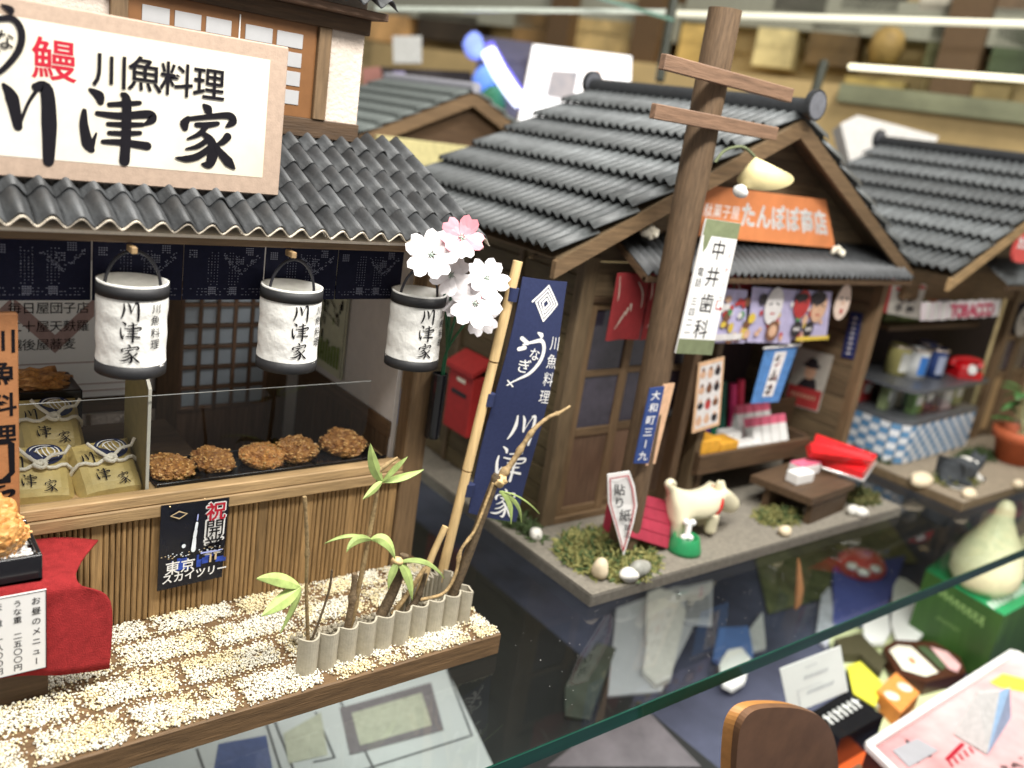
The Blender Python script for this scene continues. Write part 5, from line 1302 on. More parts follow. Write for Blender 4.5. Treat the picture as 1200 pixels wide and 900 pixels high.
mx_ = thing('letter_box', 'red letter box with sloping lid on the left side wall of the middle shop', 'letter box', (36.2, 47.5, 7))
MB().box((35.3, 46.3, 4.3), (36.5, 49.3, 8.7), .06).build('box', M['postbox'], mx_)
MB().prism([(35.0, 46.1, 8.75), (36.6, 46.1, 9.6), (36.6, 46.1, 9.9), (35.0, 46.1, 9.05)], (0, 3.4, 0)).build('sloping_lid', M['postbox'], mx_)
MB().box((35.25, 46.9, 7.0), (35.31, 48.7, 7.3), .01).build('slot', M['black'], mx_); MB().box((35.24, 47.2, 8.0), (35.30, 48.2, 8.25), .01).build('name_slip', M['cream'], mx_)
# ================================================================== right shop: tobacconist
T3, off3, B3_ = gable_shop(39.9, -2.5, 'right miniature tobacco shop with grey gable roof and blue checkered counter', M['roof2'], M['ltx'])
def B3(a, b, name, m, c=.05): return MB().box(a, b, c).build(name, m, T3)
B3((75.3, 29.1, 0), (112, 56, .8), 'base_board', M['gyx'], .08); B3((75.32, 29.12, .8), (112, 55.9, .86), 'sanded_ground', M['tan_soil'], .01)
B3((77.05, 44.9, .86), (78.1, 45.8, 18.4), 'corner_post', M['mdz']); B3((77, 45.9, .86), (77.3, 54, 18.6), 'side_wall', M['oly'])
for k in range(13): B3((76.8+.03*(k % 2), 45.6, .9+k*1.36), (77, 54, .9+k*1.36+1.32), 'siding_board', M['oly'], .05)
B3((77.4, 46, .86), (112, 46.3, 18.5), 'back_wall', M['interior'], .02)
B3((74.5, 38.6, 16.0), (112, 39.2, 18.9), 'wall_panel', M['mdx']); B3((78, 41, 12.4), (96, 45.8, 12.9), 'goods_shelf', M['dkx'])
for k, (c_, w) in enumerate((((.10, .13, .04), 2.6), ((.20, .26, .09), 4.0), ((.45, .10, .03), 2.0), ((.16, .15, .19), 2.2), ((.12, .11, .03), 5))):
    x = 79+sum((2.6, 4.0, 2.0, 2.2, 5)[:k])+k*.25; B3((x, 42.2, 12.95), (x+w, 43.4, 15.6), 'stock_box', mat('stock_%d' % k, c_))
for x in (96.2, 99.9, 104.5): B3((x, 38.3, .86), (x+.9, 39.2, 17.0), 'door_post', M['mdz'])
for z in (1.0, 7.6, 11.6, 15.8): B3((97.2, 38.5, z), (104.4, 38.9, z+.6), 'door_rail', M['mdx'])
B3((97.2, 38.7, 1.5), (99.8, 38.85, 7.6), 'door_panel', M['ltz'], .02); B3((97.2, 38.7, 8.3), (104.4, 38.8, 15.8), 'door_pane', M['darkpane'], .01); B3((100.8, 38.7, 1.5), (104.4, 38.85, 7.6), 'door_panel', M['mdz'], .02)
for k in range(6):
    z = 18.9+k*1.55; h = z+1.5; w = 19*(28.4-z)/9.65*.98; w2 = max(.1, 19*(28.4-h)/9.65*.98)
    MB().prism([(91.4-w, 37.4, z), (91.4+w, 37.4, z), (91.4+w2, 37.4, h), (91.4-w2, 37.4, h)], (0, .25, 0)).build('gable_board', M['gyx'], T3)
am = strip_mesh(36, 27/36, 4.6, .32, lift=0); Ta = Matrix.Translation((83.6, 38.3, 20.6)) @ Matrix(((0, 1, 0, 0), (math.cos(.5), 0, 0, 0), (math.sin(.5), 0, 1, 0), (0, 0, 0, 1)))
MB().add([Ta @ Vector(v) for v in am.v], am.f, 0, True).build('awning_sheet', M['roof2'], T3)
B3((83.6, 34.3, 17.9), (110, 34.7, 18.25), 'awning_batten', M['dkx'])
# tobacco counter: rounded front corner, checkered tiles, glass case, slab
tc = thing('tobacco_counter', 'tobacco counter with rounded corner, blue and white checkered tiles and glass case', 'counter', (86, 38, .86))
def outline(off_=0):
    P_ = [Vector((77.0-off_, 44.5, 0)), Vector((77.0-off_, 38.6, 0))]
    for k in range(1, 8):
        a = PI+k/8*PI/2; P_.append(Vector((79.0+(2.0+off_)*math.cos(a), 38.6+(2.0+off_)*math.sin(a), 0)))
    P_ += [Vector((79.0, 36.6-off_, 0)), Vector((92.6, 37.4-off_, 0))]; return P_
def wall_of(P_, z0, z1): return [P_, z0, z1]
Pt = outline(); Lc = [0]
for a, b in zip(Pt, Pt[1:]): Lc.append(Lc[-1]+(b-a).length)
def on(s_):
    s_ = min(max(s_, 0), Lc[-1]-1e-6)
    for i in range(len(Pt)-1):
        if Lc[i+1] > s_: t = (s_-Lc[i])/(Lc[i+1]-Lc[i]); return Pt[i]*(1-t)+Pt[i+1]*t
    return Pt[-1]
tb_ = bpy.data.meshes.new('tile')
nC = 24; w = Lc[-1]/nC; hz = 3.8/6
mats_ = (M['tile_blue'], M['tile_white'])
MB().prism([p+Vector((0, 0, .86)) for p in Pt+[Vector((92.6, 44.5, 0))]], (0, 0, 3.8)).build('counter_base', M['slab'], tc)
tms = []
for m_ in mats_: tms.append(MB().box((-w*.47, -.09, -hz*.47), (w*.47, .0, hz*.47), .02).mesh('checker_tile', m_))
for i in range(nC):
    s_ = (i+.5)*w; p = on(s_); d = (on(s_+.2)-on(s_-.2)); an = math.atan2(d.y, d.x)
    for j in range(6):
        o = bpy.data.objects.new('checker_tile', tms[(i+j) % 2]); COL.objects.link(o); o.parent = tc; o.location = p+Vector((0, 0, .9+(j+.5)*hz))-Vector(tc['_o']); o.rotation_euler = (0, 0, an)
MB().prism([p+Vector((0, 0, 4.67)) for p in outline(.12)+[Vector((92.7, 44.5, 0))]], (0, 0, .45)).build('case_floor', M['slab'], tc)
MB().prism([p+Vector((0, 0, 7.75)) for p in outline(.35)+[Vector((93.1, 44.6, 0))]], (0, 0, .4)).build('counter_slab', M['slab'], tc)
gm = MB(); O_ = outline(-.05)
for a, b in zip(O_, O_[1:]): gm.add([a+Vector((0, 0, 5.13)), b+Vector((0, 0, 5.13)), b+Vector((0, 0, 7.74)), a+Vector((0, 0, 7.74))], [(0, 1, 2, 3)], 0, True)
gm.build('case_glass', ACR, tc)
for k, (x, y, c_, nm) in enumerate(((78.2, 42, (.45, .04, .04), 'red'), (78.4, 39.6, (.30, .36, .18), 'grey green'), (80.4, 37.9, (.20, .36, .10), 'green and white'), (83.4, 38.4, (.10, .10, .16), 'dark blue'), (86.2, 38.0, (.62, .58, .60), 'white'), (89.2, 38.4, (.38, .40, .16), 'olive'))):
    t = thing('stored_packet', nm+' packet standing inside the glass case of the tobacco counter', 'packet', (x, y, 5.13)); MB().box((x, y, 5.13), (x+1.8, y+.8, 7.3), .05).build('packet', mat('packet_%d' % k, c_), t)
    MB().box((x+.3, y-.03, 6.0), (x+1.5, y, 6.9), .01).build('packet_label', M['white'], t)
for k in range(7):
    x = 79.6+k*1.85; y = 40.2+.3*(k % 2); t = thing('stored_tin', ('grey', 'cream', 'green', 'rust', 'blue', 'white', 'ochre')[k]+' round tin in the back row inside the tobacco counter case', 'tin', (x, y, 5.13), 'tins in the counter case')
    MB().lathe([(0, 0), (.8, 0), (.8, 2.3), (.7, 2.4), (0, 2.4)], c=(x, y, 5.13), n=14).build('tin_body', mat('stored_tin_%d' % k, ((.4, .4, .38), (.6, .55, .4), (.12, .3, .1), (.4, .12, .05), (.06, .12, .4), (.7, .7, .68), (.5, .35, .08))[k]), t)
for k, (u, v, b1, b2, nm) in enumerate(((1048, 437, (.70, .64, .25), (.8, .8, .75), 'yellow and white'), (1069, 441, (.78, .80, .80), (.05, .22, .65), 'white and blue'), (1090, 440, (.035, .07, .24), (.4, .45, .6), 'navy blue'), (1080, 433, (.03, .04, .12), (.3, .3, .3), 'dark'))):
    p = at(u, v, z=8.15); t = thing('tin_can', nm+' tin can standing on the dark slab of the tobacco counter', 'can', tuple(p))
    m1 = mat('can_%d' % k, b1, rough=.25); MB().lathe([(0, 0), (1.05, 0), (1.05, 2.7), (1.0, 2.8), (.95, 2.7), (0, 2.65)], c=p, n=26).build('can_body', m1, t)
    MB().lathe([(1.07, 2.6), (1.09, 2.8), (.97, 2.84)], c=p, n=26).build('rim', mat('tin_rim', (.5, .42, .35), rough=.3, metal=.6), t)
    vs = []; 
    for h_ in (.4, 2.2):
        for q in range(7): a_ = -2.4+q*.15; vs.append(p+Vector((1.075*math.cos(a_), 1.075*math.sin(a_), h_)))
    MB().add(vs, [(q, q+1, q+8, q+7) for q in range(6)]).build('can_label', mat('canlab_%d' % k, b2), t)
ph = thing('red_telephone', 'shiny red old telephone on the right end of the tobacco counter', 'telephone', tuple(at(1127, 440, z=8.15)))
c = at(1128, 441, z=8.15); Tm = Matrix.Rotation(-.5, 3, 'Z')*.74
MB().add(*(lambda b_: (b_.v, b_.f))(MB().prism([c+Tm @ Vector(q) for q in ((-1.8, -1.4, 0), (1.8, -1.4, 0), (1.8, 1.4, 0), (-1.8, 1.4, 0))], (0, 0, .8)))).build('phone_base', M['phone'], ph)
MB().blob(c+Vector((0, 0, .8)), (1.3, 1.05, .95), 3, .03).build('phone_body', M['phone'], ph)
MB().tube(smooth([c+Tm @ Vector(q) for q in ((-2.1, 0, 1.5), (-1.9, 0, 2.2), (0, 0, 2.5), (1.9, 0, 2.2), (2.1, 0, 1.5))], 6), [.26+.17*abs(q-12)**3/1728 for q in range(25)], 10).build('handset', M['phone'], ph)
dl = c+Tm @ Vector((0, -1.25, 1.3)); MB().tube([dl, dl+Tm @ Vector((0, -.25, .1))], .5, 16).build('dial', M['white'], ph)
# signs
tg = thing('tobacco_sign', 'white and pink pleated TOBACCO valance above the tobacco counter', 'sign', (82, 36.5, 15))
tq = [at(1080, 376, y=36.5), at(1170, 370, y=36.5), at(1173, 351, y=36.5), at(1082, 355, y=36.5)]; fn = quadmap(*tq)
W_t = (tq[1]-tq[0]).length; H_t = (tq[3]-tq[0]).length
for k in range(22):
    f0, f1 = k/22, (k+1)/22-.004; sheet(lambda a, b, h=0, k=k: fn(a, b+.04*math.sin(k*2.1), h+.06*(k % 2)), f0, 0, f1, 1, .2).build('pleat', M['pinkwhite'] if k % 2 == 0 else M['white'], tg)
fn2 = lambda u, v, h=0: fn(u/W_t, v/H_t, h+.1); fl = Flat(); fl.text('TOBACCO', W_t*.36, H_t*.48, 1.75, bold=.04, pitch=1.18); fl.build('lettering', mat('tobacco_red', (.62, .06, .14)), fn2, tg)
qs = thing('stamp_sign', 'white sign with a red cross band and black characters between middle and right shop', 'sign', (74, 39, 16))
sq = [at(1012, 362, y=40.3), at(1076, 374, y=38.4), at(1086, 334, y=38.4), at(1020, 322, y=40.3)]; fn = quadmap(*sq); sheet(fn, 0, 0, 1, 1, .15).build('board', mat('aged_white_sign', (.66, .63, .56), var=.1), qs)
fl = Flat(); fq = lambda u, v, h=0: fn(u/5, v/2.9, h); fl.rect(1.55, 0, 2.05, 2.9, 0); fl.rect(2.4, 2.5, 4.9, 2.8, 0); fl.rect(2.4, 2.05, 4.4, 2.3, 0)
fl.text('印紙', .85, 2.1, .9, 4, vertical=True, pitch=1.2, bold=.03); fl.text('切手', 3.0, 1.55, .75, 4, vertical=True, pitch=.95, bold=.03); fl.text('郵便', 4.0, 1.55, .75, 4, vertical=True, pitch=.95, bold=.03)
fl.build('lettering', PR, fq, qs)
rsn = thing('red_round_sign', 'pinkish red rounded sign at the right edge above the right shop awning', 'sign', (84, 35, 21))
c = at(1203, 285, y=34); pts = [Vector((c.x+1.9*math.copysign(abs(math.cos(a))**.6, math.cos(a)), 34, c.z+1.75*math.copysign(abs(math.sin(a))**.6, math.sin(a)))) for a in [2*PI*k/24 for k in range(24)]]
MB().prism(pts[::-1], (0, .3, 0)).build('board', mat('coral_red', (.70, .10, .09)), rsn); fl = Flat(); fl.text('たばこ', c.x-1.2, c.z, 1.1, bold=.05, pitch=1.2); fl.build('lettering', M['white'], plane((0, 33.98, 0), (1, 0, 0), (0, 0, 1)), rsn)
rd = thing('round_wall_sign', 'small white round sign with black writing beside the right shop door', 'sign', (97, 38.2, 14)); c = at(1201, 376, y=38.2)
MB().prism([Vector((c.x+1.7*math.cos(a), 38.2, c.z+1.7*math.sin(a))) for a in [-2*PI*k/24 for k in range(24)]], (0, .15, 0)).build('board', mat('sign_cream', (.6, .56, .5)), rd)
fl = Flat(); fl.text('食堂', c.x-.6, c.z, 1.1, bold=.03, pitch=1.15); fl.build('lettering', M['ink'], plane((0, 38.17, 0), (1, 0, 0), (0, 0, 1)), rd)
# flower pot, cat
fp = thing('flower_pot', 'terracotta pot with a leafy plant and one pale pink flower by the right shop door', 'flower pot', tuple(at(1184, 543, z=.86)))
c = at(1184, 540, z=.86); MB().lathe([(0, 0), (1.55, 0), (2.0, 2.2), (2.35, 2.25), (2.45, 3.3), (2.15, 3.35), (2.0, 2.8), (0, 2.8)], c=c, n=30).build('pot', M['terracotta'], fp)
rr = random.Random(2)
for k in range(5):
    a = rr.uniform(0, 6); e = c+Vector((rr.uniform(-1.6, 1.6), rr.uniform(-1, 1), 6+rr.uniform(0, 2.5))); MB().tube(smooth([c+Vector((rr.uniform(-.6, .6), rr.uniform(-.6, .6), 2.8)), (c+e)/2+Vector((0, 0, 1)), e]), .12, 6).build('stem', M['palegreen'], fp)
for k in range(18):
    a = rr.uniform(0, 2*PI); s_ = c+Vector((.8*math.cos(a), .8*math.sin(a), rr.uniform(3.6, 7.2))); e = s_+Vector((2.3*math.cos(a), 2.0*math.sin(a), rr.uniform(-1.2, .6)))
    leaf(fp, s_, (s_+e)/2+Vector((0, 0, .7)), e, rr.uniform(.45, .8), up=(0, 0, 1), mt='plantgreen')
f = c+Vector((-.2, -.4, 8.9))
for k in range(6):
    a = k*PI/3; leaf(fp, f, f+Vector((.8*math.cos(a), .8*math.sin(a), .9)), f+Vector((1.6*math.cos(a), 1.6*math.sin(a), .7)), .62, up=(0, 0, 1), mt='petal')
ct = thing('cat_figure', 'small dark grey and white cat figure lying on the right shop base', 'cat', tuple(at(1128, 560, z=.86))); c = at(1122, 555, z=1.6)
cbm = bmesh.new(); chn = [c+Vector(q) for q in ((-1.3, .2, .15), (0, .1, .35), (1.3, 0, .25), (2.3, -.1, .3), (3.2, -.1, .75), (3.9, -.25, .65))]; cv = [cbm.verts.new(p) for p in chn]
for a, b in zip(cv, cv[1:]): cbm.edges.new((a, b))
exr = [1.15, 1.3, .95, .7, .8, .4]
def cch(i, P_, R_):
    q = cv[i]
    for p, r in zip(P_, R_): w_ = cbm.verts.new(p); cbm.edges.new((q, w_)); q = w_; exr.append(r)
cch(2, [c+Vector((2.0, -1.0, -.35)), c+Vector((3.0, -1.2, -.5))], [.4, .3]); cch(0, [c+Vector((-1.0, -1.2, -.35)), c+Vector((-.1, -1.5, -.5))], [.45, .3]); cch(0, [c+Vector((-2.3, .1, -.4)), c+Vector((-2.6, -1.0, -.5)), c+Vector((-1.8, -1.8, -.55))], [.3, .25, .2])
cch(4, [c+Vector((3.1, -.55, 1.4)), c+Vector((3.05, -.62, 1.75))], [.25, .08]); cch(4, [c+Vector((3.2, .35, 1.4)), c+Vector((3.15, .42, 1.75))], [.25, .08])
me = bpy.data.meshes.new('cat_body'); cbm.to_mesh(me); cbm.free(); o = bpy.data.objects.new('cat_body', me); COL.objects.link(o); o.modifiers.new('skin', 'SKIN')
if me.skin_vertices:
    for i, r in enumerate(exr): me.skin_vertices[0].data[i].radius = (r, r)
    me.skin_vertices[0].data[1].use_root = True
o.modifiers.new('s', 'SUBSURF').levels = 2; bpy.context.view_layer.update()
me2 = bpy.data.meshes.new_from_object(o.evaluated_get(bpy.context.evaluated_depsgraph_get())); bpy.data.objects.remove(o); me2.name = 'cat_body'
me2.materials.clear(); me2.materials.append(M['catdark']); me2.materials.append(M['pebblew'])
for p in me2.polygons: p.use_smooth = True; p.material_index = 1 if (1.0 < p.center.x-c.x < 2.3 or p.center.z-c.z < -.45) else 0
me2.transform(Matrix.Translation(-Vector(ct['_o']))); o = bpy.data.objects.new('cat_body', me2); COL.objects.link(o); o.parent = ct

# ================================================================== things on the lower shelf
Z = -15.85
def L_(u, v, z=Z): return at(u, v, z=z)
def flatq(name, label, cat, px, m, h=.15, z=Z, part='sheet'):
    T = thing(name, label, cat, tuple(L_(*px[0], z))); P_ = [L_(u, v, z) for u, v in px]
    ar = sum(a.x*b.y-b.x*a.y for a, b in zip(P_, P_[1:]+P_[:1]))
    if ar < 0: P_ = P_[::-1]
    MB().prism(P_, (0, 0, h)).build(part, m, T); return T
c1 = flatq('card_sheet', 'large white sheet of cut-out cards under the glass below the eel shop', 'sheet', [(130, 760), (508, 755), (592, 930), (140, 960)], mat('glossy_white_sheet', (.60, .60, .62), rough=.35, var=.05, scale=.1), .2)
fl = Flat(); zz = Z+.22
def ln(p, q, w): a, b = L_(*p, zz), L_(*q, zz); fl.stroke([(a.x, a.y), (b.x, b.y)], w, dh=.0001)
for p, q in (((231, 878), (240, 905)), ((312, 848), (330, 905)), ((322, 846), (345, 905)), ((398, 820), (440, 905)), ((370, 835), (392, 888)), ((392, 888), (368, 893)), ((524, 786), (553, 862)), ((553, 862), (420, 904))): ln(p, q, .16)
fl.build('cut_lines', mat('print_grey_line', (.12, .12, .13)), lambda a, b, h=0: Vector((a, b, zz+h)), c1)
fl = Flat()
def pol(px, mi, z=zz): fl.poly([(L_(u, v, z).x, L_(u, v, z).y) for u, v in px], mi)
pol([(398, 830), (410, 885), (520, 856), (505, 800)], 0); pol([(412, 836), (422, 874), (506, 850), (494, 812)], 1)
pol([(250, 905), (256, 872), (312, 862), (320, 905)], 2); pol([(332, 860), (338, 895), (384, 885), (376, 835)], 1)
fl.build('card_print', [mat('print_mauve', (.22, .19, .21)), mat('print_pale', (.52, .51, .42)), mat('print_slate_blue', (.09, .12, .28))], lambda a, b, h=0: Vector((a, b, zz+.01+h)), c1)
# pale papers seen through the glass
def stand(name, label, cat, px, ybase, m, th=.3, part='card'):
    """an upright card standing on the lower shelf, its outline at depth ybase"""
    T = thing(name, label, cat, tuple(at(px[0][0], px[0][1], y=ybase))); P_ = [at(u, v, y=ybase) for u, v in px]
    ar = sum(a.x*b.z-b.x*a.z for a, b in zip(P_, P_[1:]+P_[:1]))
    if ar > 0: P_ = P_[::-1]
    MB().prism(P_, (0, th, 0)).build(part, m, T); return T
flatq('paper_sheet', 'lilac grey paper sheet lying under the glass in front of the middle shop', 'paper', [(722, 715), (712, 818), (775, 812), (835, 688), (790, 690)], M['greypaper'], .2)
flatq('cut_paper', 'white rounded paper cut-out lying on the lilac grey sheet', 'paper', [(758, 700), (772, 694), (790, 700), (803, 722), (785, 800), (768, 808), (752, 792), (757, 760), (756, 722)], mat('warm_white_card', (.66, .63, .60)), .5, Z+.25)
gc = flatq('grid_card', 'grey card printed with a small table seen through the glass', 'card', [(793, 692), (835, 682), (834, 735), (802, 732)], M['greypaper'], .2, Z+.3)
fl = Flat()
for k in range(5): ln((803, 703+k*6), (830, 699+k*6), .12)
for k in range(6): ln((804+k*5, 702), (804+k*5, 728), .1)
fl.build('table_print', mat('print_grey_line', (.12, .12, .13)), lambda a, b, h=0: Vector((a, b, Z+.52+h)), gc)
flatq('blue_paper_card', 'plain blue paper card lying half under the green glass edge', 'card', [(834, 775), (842, 740), (876, 738), (882, 772), (862, 792)], M['bluecard'], .4, Z+.1)
flatq('white_paper_oval', 'white oval paper piece on the lower half of the blue card', 'paper', [(842, 782), (852, 765), (868, 762), (879, 775), (872, 803), (858, 812), (846, 806)], M['white'], .3, Z+.55)
flatq('white_paper_point', 'pointed white paper beside the blue card', 'paper', [(872, 768), (878, 740), (893, 720), (897, 762)], mat('dim_white', (.5, .5, .5)), .3)
flatq('faint_print_card', 'narrow dark green translucent printed card under the glass', 'card', [(662, 805), (700, 755), (722, 762), (690, 846), (662, 842)], mat('dim_green_card', (.07, .08, .065), var=.4, scale=.4), .2)
flatq('hanging_cloth', 'dark grey folded cloth on the lower shelf front', 'cloth', [(640, 905), (700, 858), (760, 842), (820, 905)], mat('grey_cloth_fold', (.16, .14, .155), var=.3, scale=.3), .5)
# mushroom on blue felt, white tags
flatq('blue_felt', 'blue felt piece with curved stitch below the red mushroom', 'felt', [(976, 668), (1060, 655), (1030, 735), (975, 735)], M['bluefelt'], .4)
mu = thing('mushroom_ornament', 'red mushroom ornament with white spots lying on the blue felt', 'mushroom', tuple(L_(1010, 665))); c = L_(1010, 662, Z+1.2)
MB().blob(c, (3.0, 2.4, 1.7), 3, .05).build('cap', M['mushroom'], mu)
for q in ((1000, 661), (1017, 654), (1013, 668), (1027, 664)): p = L_(*q, Z+2.3); MB().blob(p-Vector((0, 0, .25)), (.75, .6, .4), 2).build('spot', M['pebblew'], mu)
flatq('white_tag', 'white rounded paper tag below the glass edge, right one of the pair', 'tag', [(1046, 690), (1052, 680), (1060, 682), (1072, 690), (1082, 700), (1080, 748), (1070, 757), (1050, 756), (1043, 735)], M['white'], .4, Z+.5)
flatq('white_tag', 'white rounded paper tag below the glass edge, left one of the pair', 'tag', [(1010, 735), (1022, 722), (1040, 722), (1042, 745), (1035, 757), (1012, 757)], M['white'], .4, Z+.5)
flatq('patterned_tag', 'pale mottled paper tag left of the white tags under the glass', 'tag', [(955, 750), (962, 700), (972, 690), (978, 735), (968, 762)], mat('mottled_lilac', (.42, .42, .48), var=.3, scale=1), .3)
stand('orange_leaf_card', 'thin orange paper flame standing under the glass in front of the middle base', 'paper', [(933, 715), (937, 655), (942, 690), (939, 708)], 33, mat('rust_card', (.22, .09, .035)), .2)
flatq('mossy_print', 'dark green photographic print under the middle shop base front', 'print', [(885, 655), (1040, 610), (1075, 660), (975, 668), (970, 700), (900, 720)], mat('leaf_photo_print', (.02, .03, .018), rough=.4, var=.5, scale=.35, col2=(.13, .14, .07)), .15)
# green box with pale ornament
gb = thing('green_box', 'green printed cardboard box on the lower shelf under the pale ornament', 'box', tuple(L_(1130, 770)))
a, b, c, d = at(1085, 668, z=-9), at(1177, 722, z=-9), at(1235, 690, z=-9), at(1120, 640, z=-9)
MB().prism([a, b, c, d], (0, 0, .05)).build('box_top', M['green'], gb)
MB().prism([a-Vector((0, 0, .01)), b-Vector((0, 0, .01)), c-Vector((0, 0, .01)), d-Vector((0, 0, .01))][::1], (0, 0, Z+9)).build('box_body', M['greendk'], gb)
fl = Flat(); fn = quadmap(Vector((a.x, a.y, Z)), Vector((b.x, b.y, Z)), b, a); fg = lambda u, v, h=0: fn(u, v, h)
rr = random.Random(4)
for k in range(8): u = .2+k*.08; fl.stroke([(u, .80-.01*k), (u+.035, .88-.01*k), (u+.05, .78-.01*k)], .022); fl.stroke([(u, .83), (u+.05, .83)], .02)
for k in range(10): u = .3+k*.03; fl.stroke([(u, .45), (u+.02, .5)], .008)
fl.build('box_lettering', mat('leaf_lettering', (.22, .36, .12)), fg, gb)
fl = Flat()
for k in range(9): p = L_(1165+k*5, 712-k*2.5, -8.9); fl.stroke([(p.x, p.y), (p.x+.5, p.y+.7)], .3)
fl.build('top_lettering', M['white'], lambda x_, y_, h=0: Vector((x_, y_, -8.94+h)), gb)
go = thing('gourd_ornament', 'pale greenish gourd-shaped ornament sitting on the green box', 'ornament', tuple(at(1150, 690, z=-8.9))); c = at(1148, 688, z=-8.9)
MB().lathe([(0, 0), (2.2, .1), (3.0, 1.2), (3.1, 2.6), (2.5, 4.4), (1.5, 6.0), (.9, 7.2), (.75, 8.2), (.4, 8.7), (0, 8.8)], c=c, n=32).build('body', M['gourd'], go)
g2 = thing('gourd_ornament', 'pale round ornament cut by the right edge on the green box', 'ornament', tuple(at(1200, 665, z=-8.9))); c = at(1212, 676, z=-8.9); MB().lathe([(0, 0), (2, .1), (2.6, 1.6), (2.2, 3.4), (1.2, 4.6), (0, 4.8)], c=c, n=28).build('body', M['gourd'], g2)
flatq('pale_green_mat', 'pale green paper mat under the small boxes on the lower shelf', 'mat', [(965, 730), (1060, 745), (1130, 792), (1035, 868), (985, 800)], M['palegreen'], .1)
# bento, orange block, yellow packet
def boxpx(name, label, cat, top, zt, h, mt, ms_, part='lid'):
    T = thing(name, label, cat, tuple(at(*top[0], z=zt-h))); P_ = [at(u, v, z=zt) for u, v in top]
    ar = sum(a.x*b.y-b.x*a.y for a, b in zip(P_, P_[1:]+P_[:1]))
    if ar < 0: P_ = P_[::-1]
    MB().prism(P_, (0, 0, -.12)).build(part, mt, T); MB().prism([p-Vector((0, 0, .125)) for p in P_], (0, 0, -(h-.13))).build('box_body', ms_, T); return T, P_
bt2, _ = boxpx('bento_magnet', 'brown moulded lunch tray ornament with cream and pink fillings', 'ornament', [(1035, 758), (1050, 750), (1095, 752), (1125, 770), (1132, 788), (1085, 800), (1052, 790)], Z+1.4, 1.3, M['choc'], M['choc'])
fl = Flat()
def pol2(px, mi, z): fl.poly([(L_(u, v, z).x, L_(u, v, z).y) for u, v in px], mi)
pol2([(1042, 762), (1052, 756), (1068, 758), (1100, 788), (1085, 793), (1058, 785)], 0, Z+1.5); pol2([(1074, 758), (1084, 757), (1110, 778), (1104, 786)], 1, Z+1.5); pol2([(1090, 758), (1110, 764), (1126, 780), (1122, 788), (1112, 784)], 2, Z+1.5); pol2([(1063, 772), (1068, 770), (1074, 776), (1070, 779)], 3, Z+1.5)
fl.build('fillings', [M['cream'], mat('nori_green', (.06, .09, .04)), M['pink'], mat('salmon', (.7, .2, .08))], lambda x_, y_, h=0: Vector((x_, y_, Z+1.5+h)), bt2)
ob, _ = boxpx('orange_block', 'orange rounded block with two pale discs next to the lunch tray ornament', 'block', [(1028, 808), (1050, 788), (1078, 812), (1056, 836)], Z+1.6, 1.5, mat('soft_orange', (.72, .26, .06)), mat('soft_orange', (.72, .26, .06)))
for q in ((1045, 816), (1060, 806)): p = L_(*q, Z+1.62); MB().lathe([(0, 0), (.62, 0), (.6, .1), (0, .1)], c=p, n=16).build('disc', M['cream'], ob)
for k in range(4): p = L_(1030+k*7, 826+k*4, Z+.3); MB().blob(p, (.6, .6, .4), 2).build('foot', M['cream'], ob)
yp, _ = boxpx('yellow_packet', 'yellow striped packet with dark back behind the black box', 'packet', [(993, 780), (1008, 775), (1034, 800), (1026, 828), (1000, 812)], Z+1.2, 1.1, M['yellow'], M['black'])
flatq('dark_pouch', 'dark olive pouch lying between the white tags and the yellow packet', 'pouch', [(975, 760), (1005, 752), (1035, 785), (1028, 800), (1005, 778), (985, 778)], mat('dark_olive', (.07, .06, .03)), 1.0)
bb, P_ = boxpx('black_box', 'black gift box with white lettering on the lower shelf', 'box', [(945, 838), (990, 811), (1036, 838), (985, 866)], Z+3.2, 3.1, M['gloss_black'], M['gloss_black'])
fl = Flat(); z_ = Z+3.22
a, b = L_(968, 852, z_), L_(1012, 826, z_); d = (b-a)/8
for k in range(8):
    p = a+d*(k+.3); n_ = Vector((-d.y, d.x, 0)).normalized(); fl.stroke([(p.x, p.y), (p.x+n_.x*.8+d.x*.3, p.y+n_.y*.8+d.y*.3)], .22); 
    if k % 2: fl.stroke([(p.x+n_.x*.7, p.y+n_.y*.7), (p.x+d.x*.7+n_.x*.5, p.y+d.y*.7+n_.y*.5)], .18)
fl.build('lettering', M['white'], lambda x_, y_, h=0: Vector((x_, y_, z_+h)), bb)
wc = thing('price_card', 'white price card with faint grey print leaning on the black box', 'card', tuple(at(940, 830, z=-13)))
cq = [at(925, 838, y=27.5), at(994, 810, y=25.6), at(985, 757, y=27.0), at(914, 784, y=28.9)]; fn = quadmap(*cq); sheet(fn, 0, 0, 1, 1, .1).build('card', M['white'], wc)
fl = Flat(); rr = random.Random(6)
for k in range(9): fl.stroke([(.35+k*.045, .60), (.37+k*.045, .66)], .018); fl.stroke([(.35+k*.05, .28), (.39+k*.05, .34)], .02)
fl.stroke([(.2, .1), (.2, .42)], .008); fl.stroke([(.2, .42), (.62, .42)], .006)
for k in range(4): fl.stroke([(.4+k*.05, .82), (.42+k*.05, .85)], .012)
fl.build('card_print', mat('faint_grey_print', (.38, .38, .42)), fn, wc)
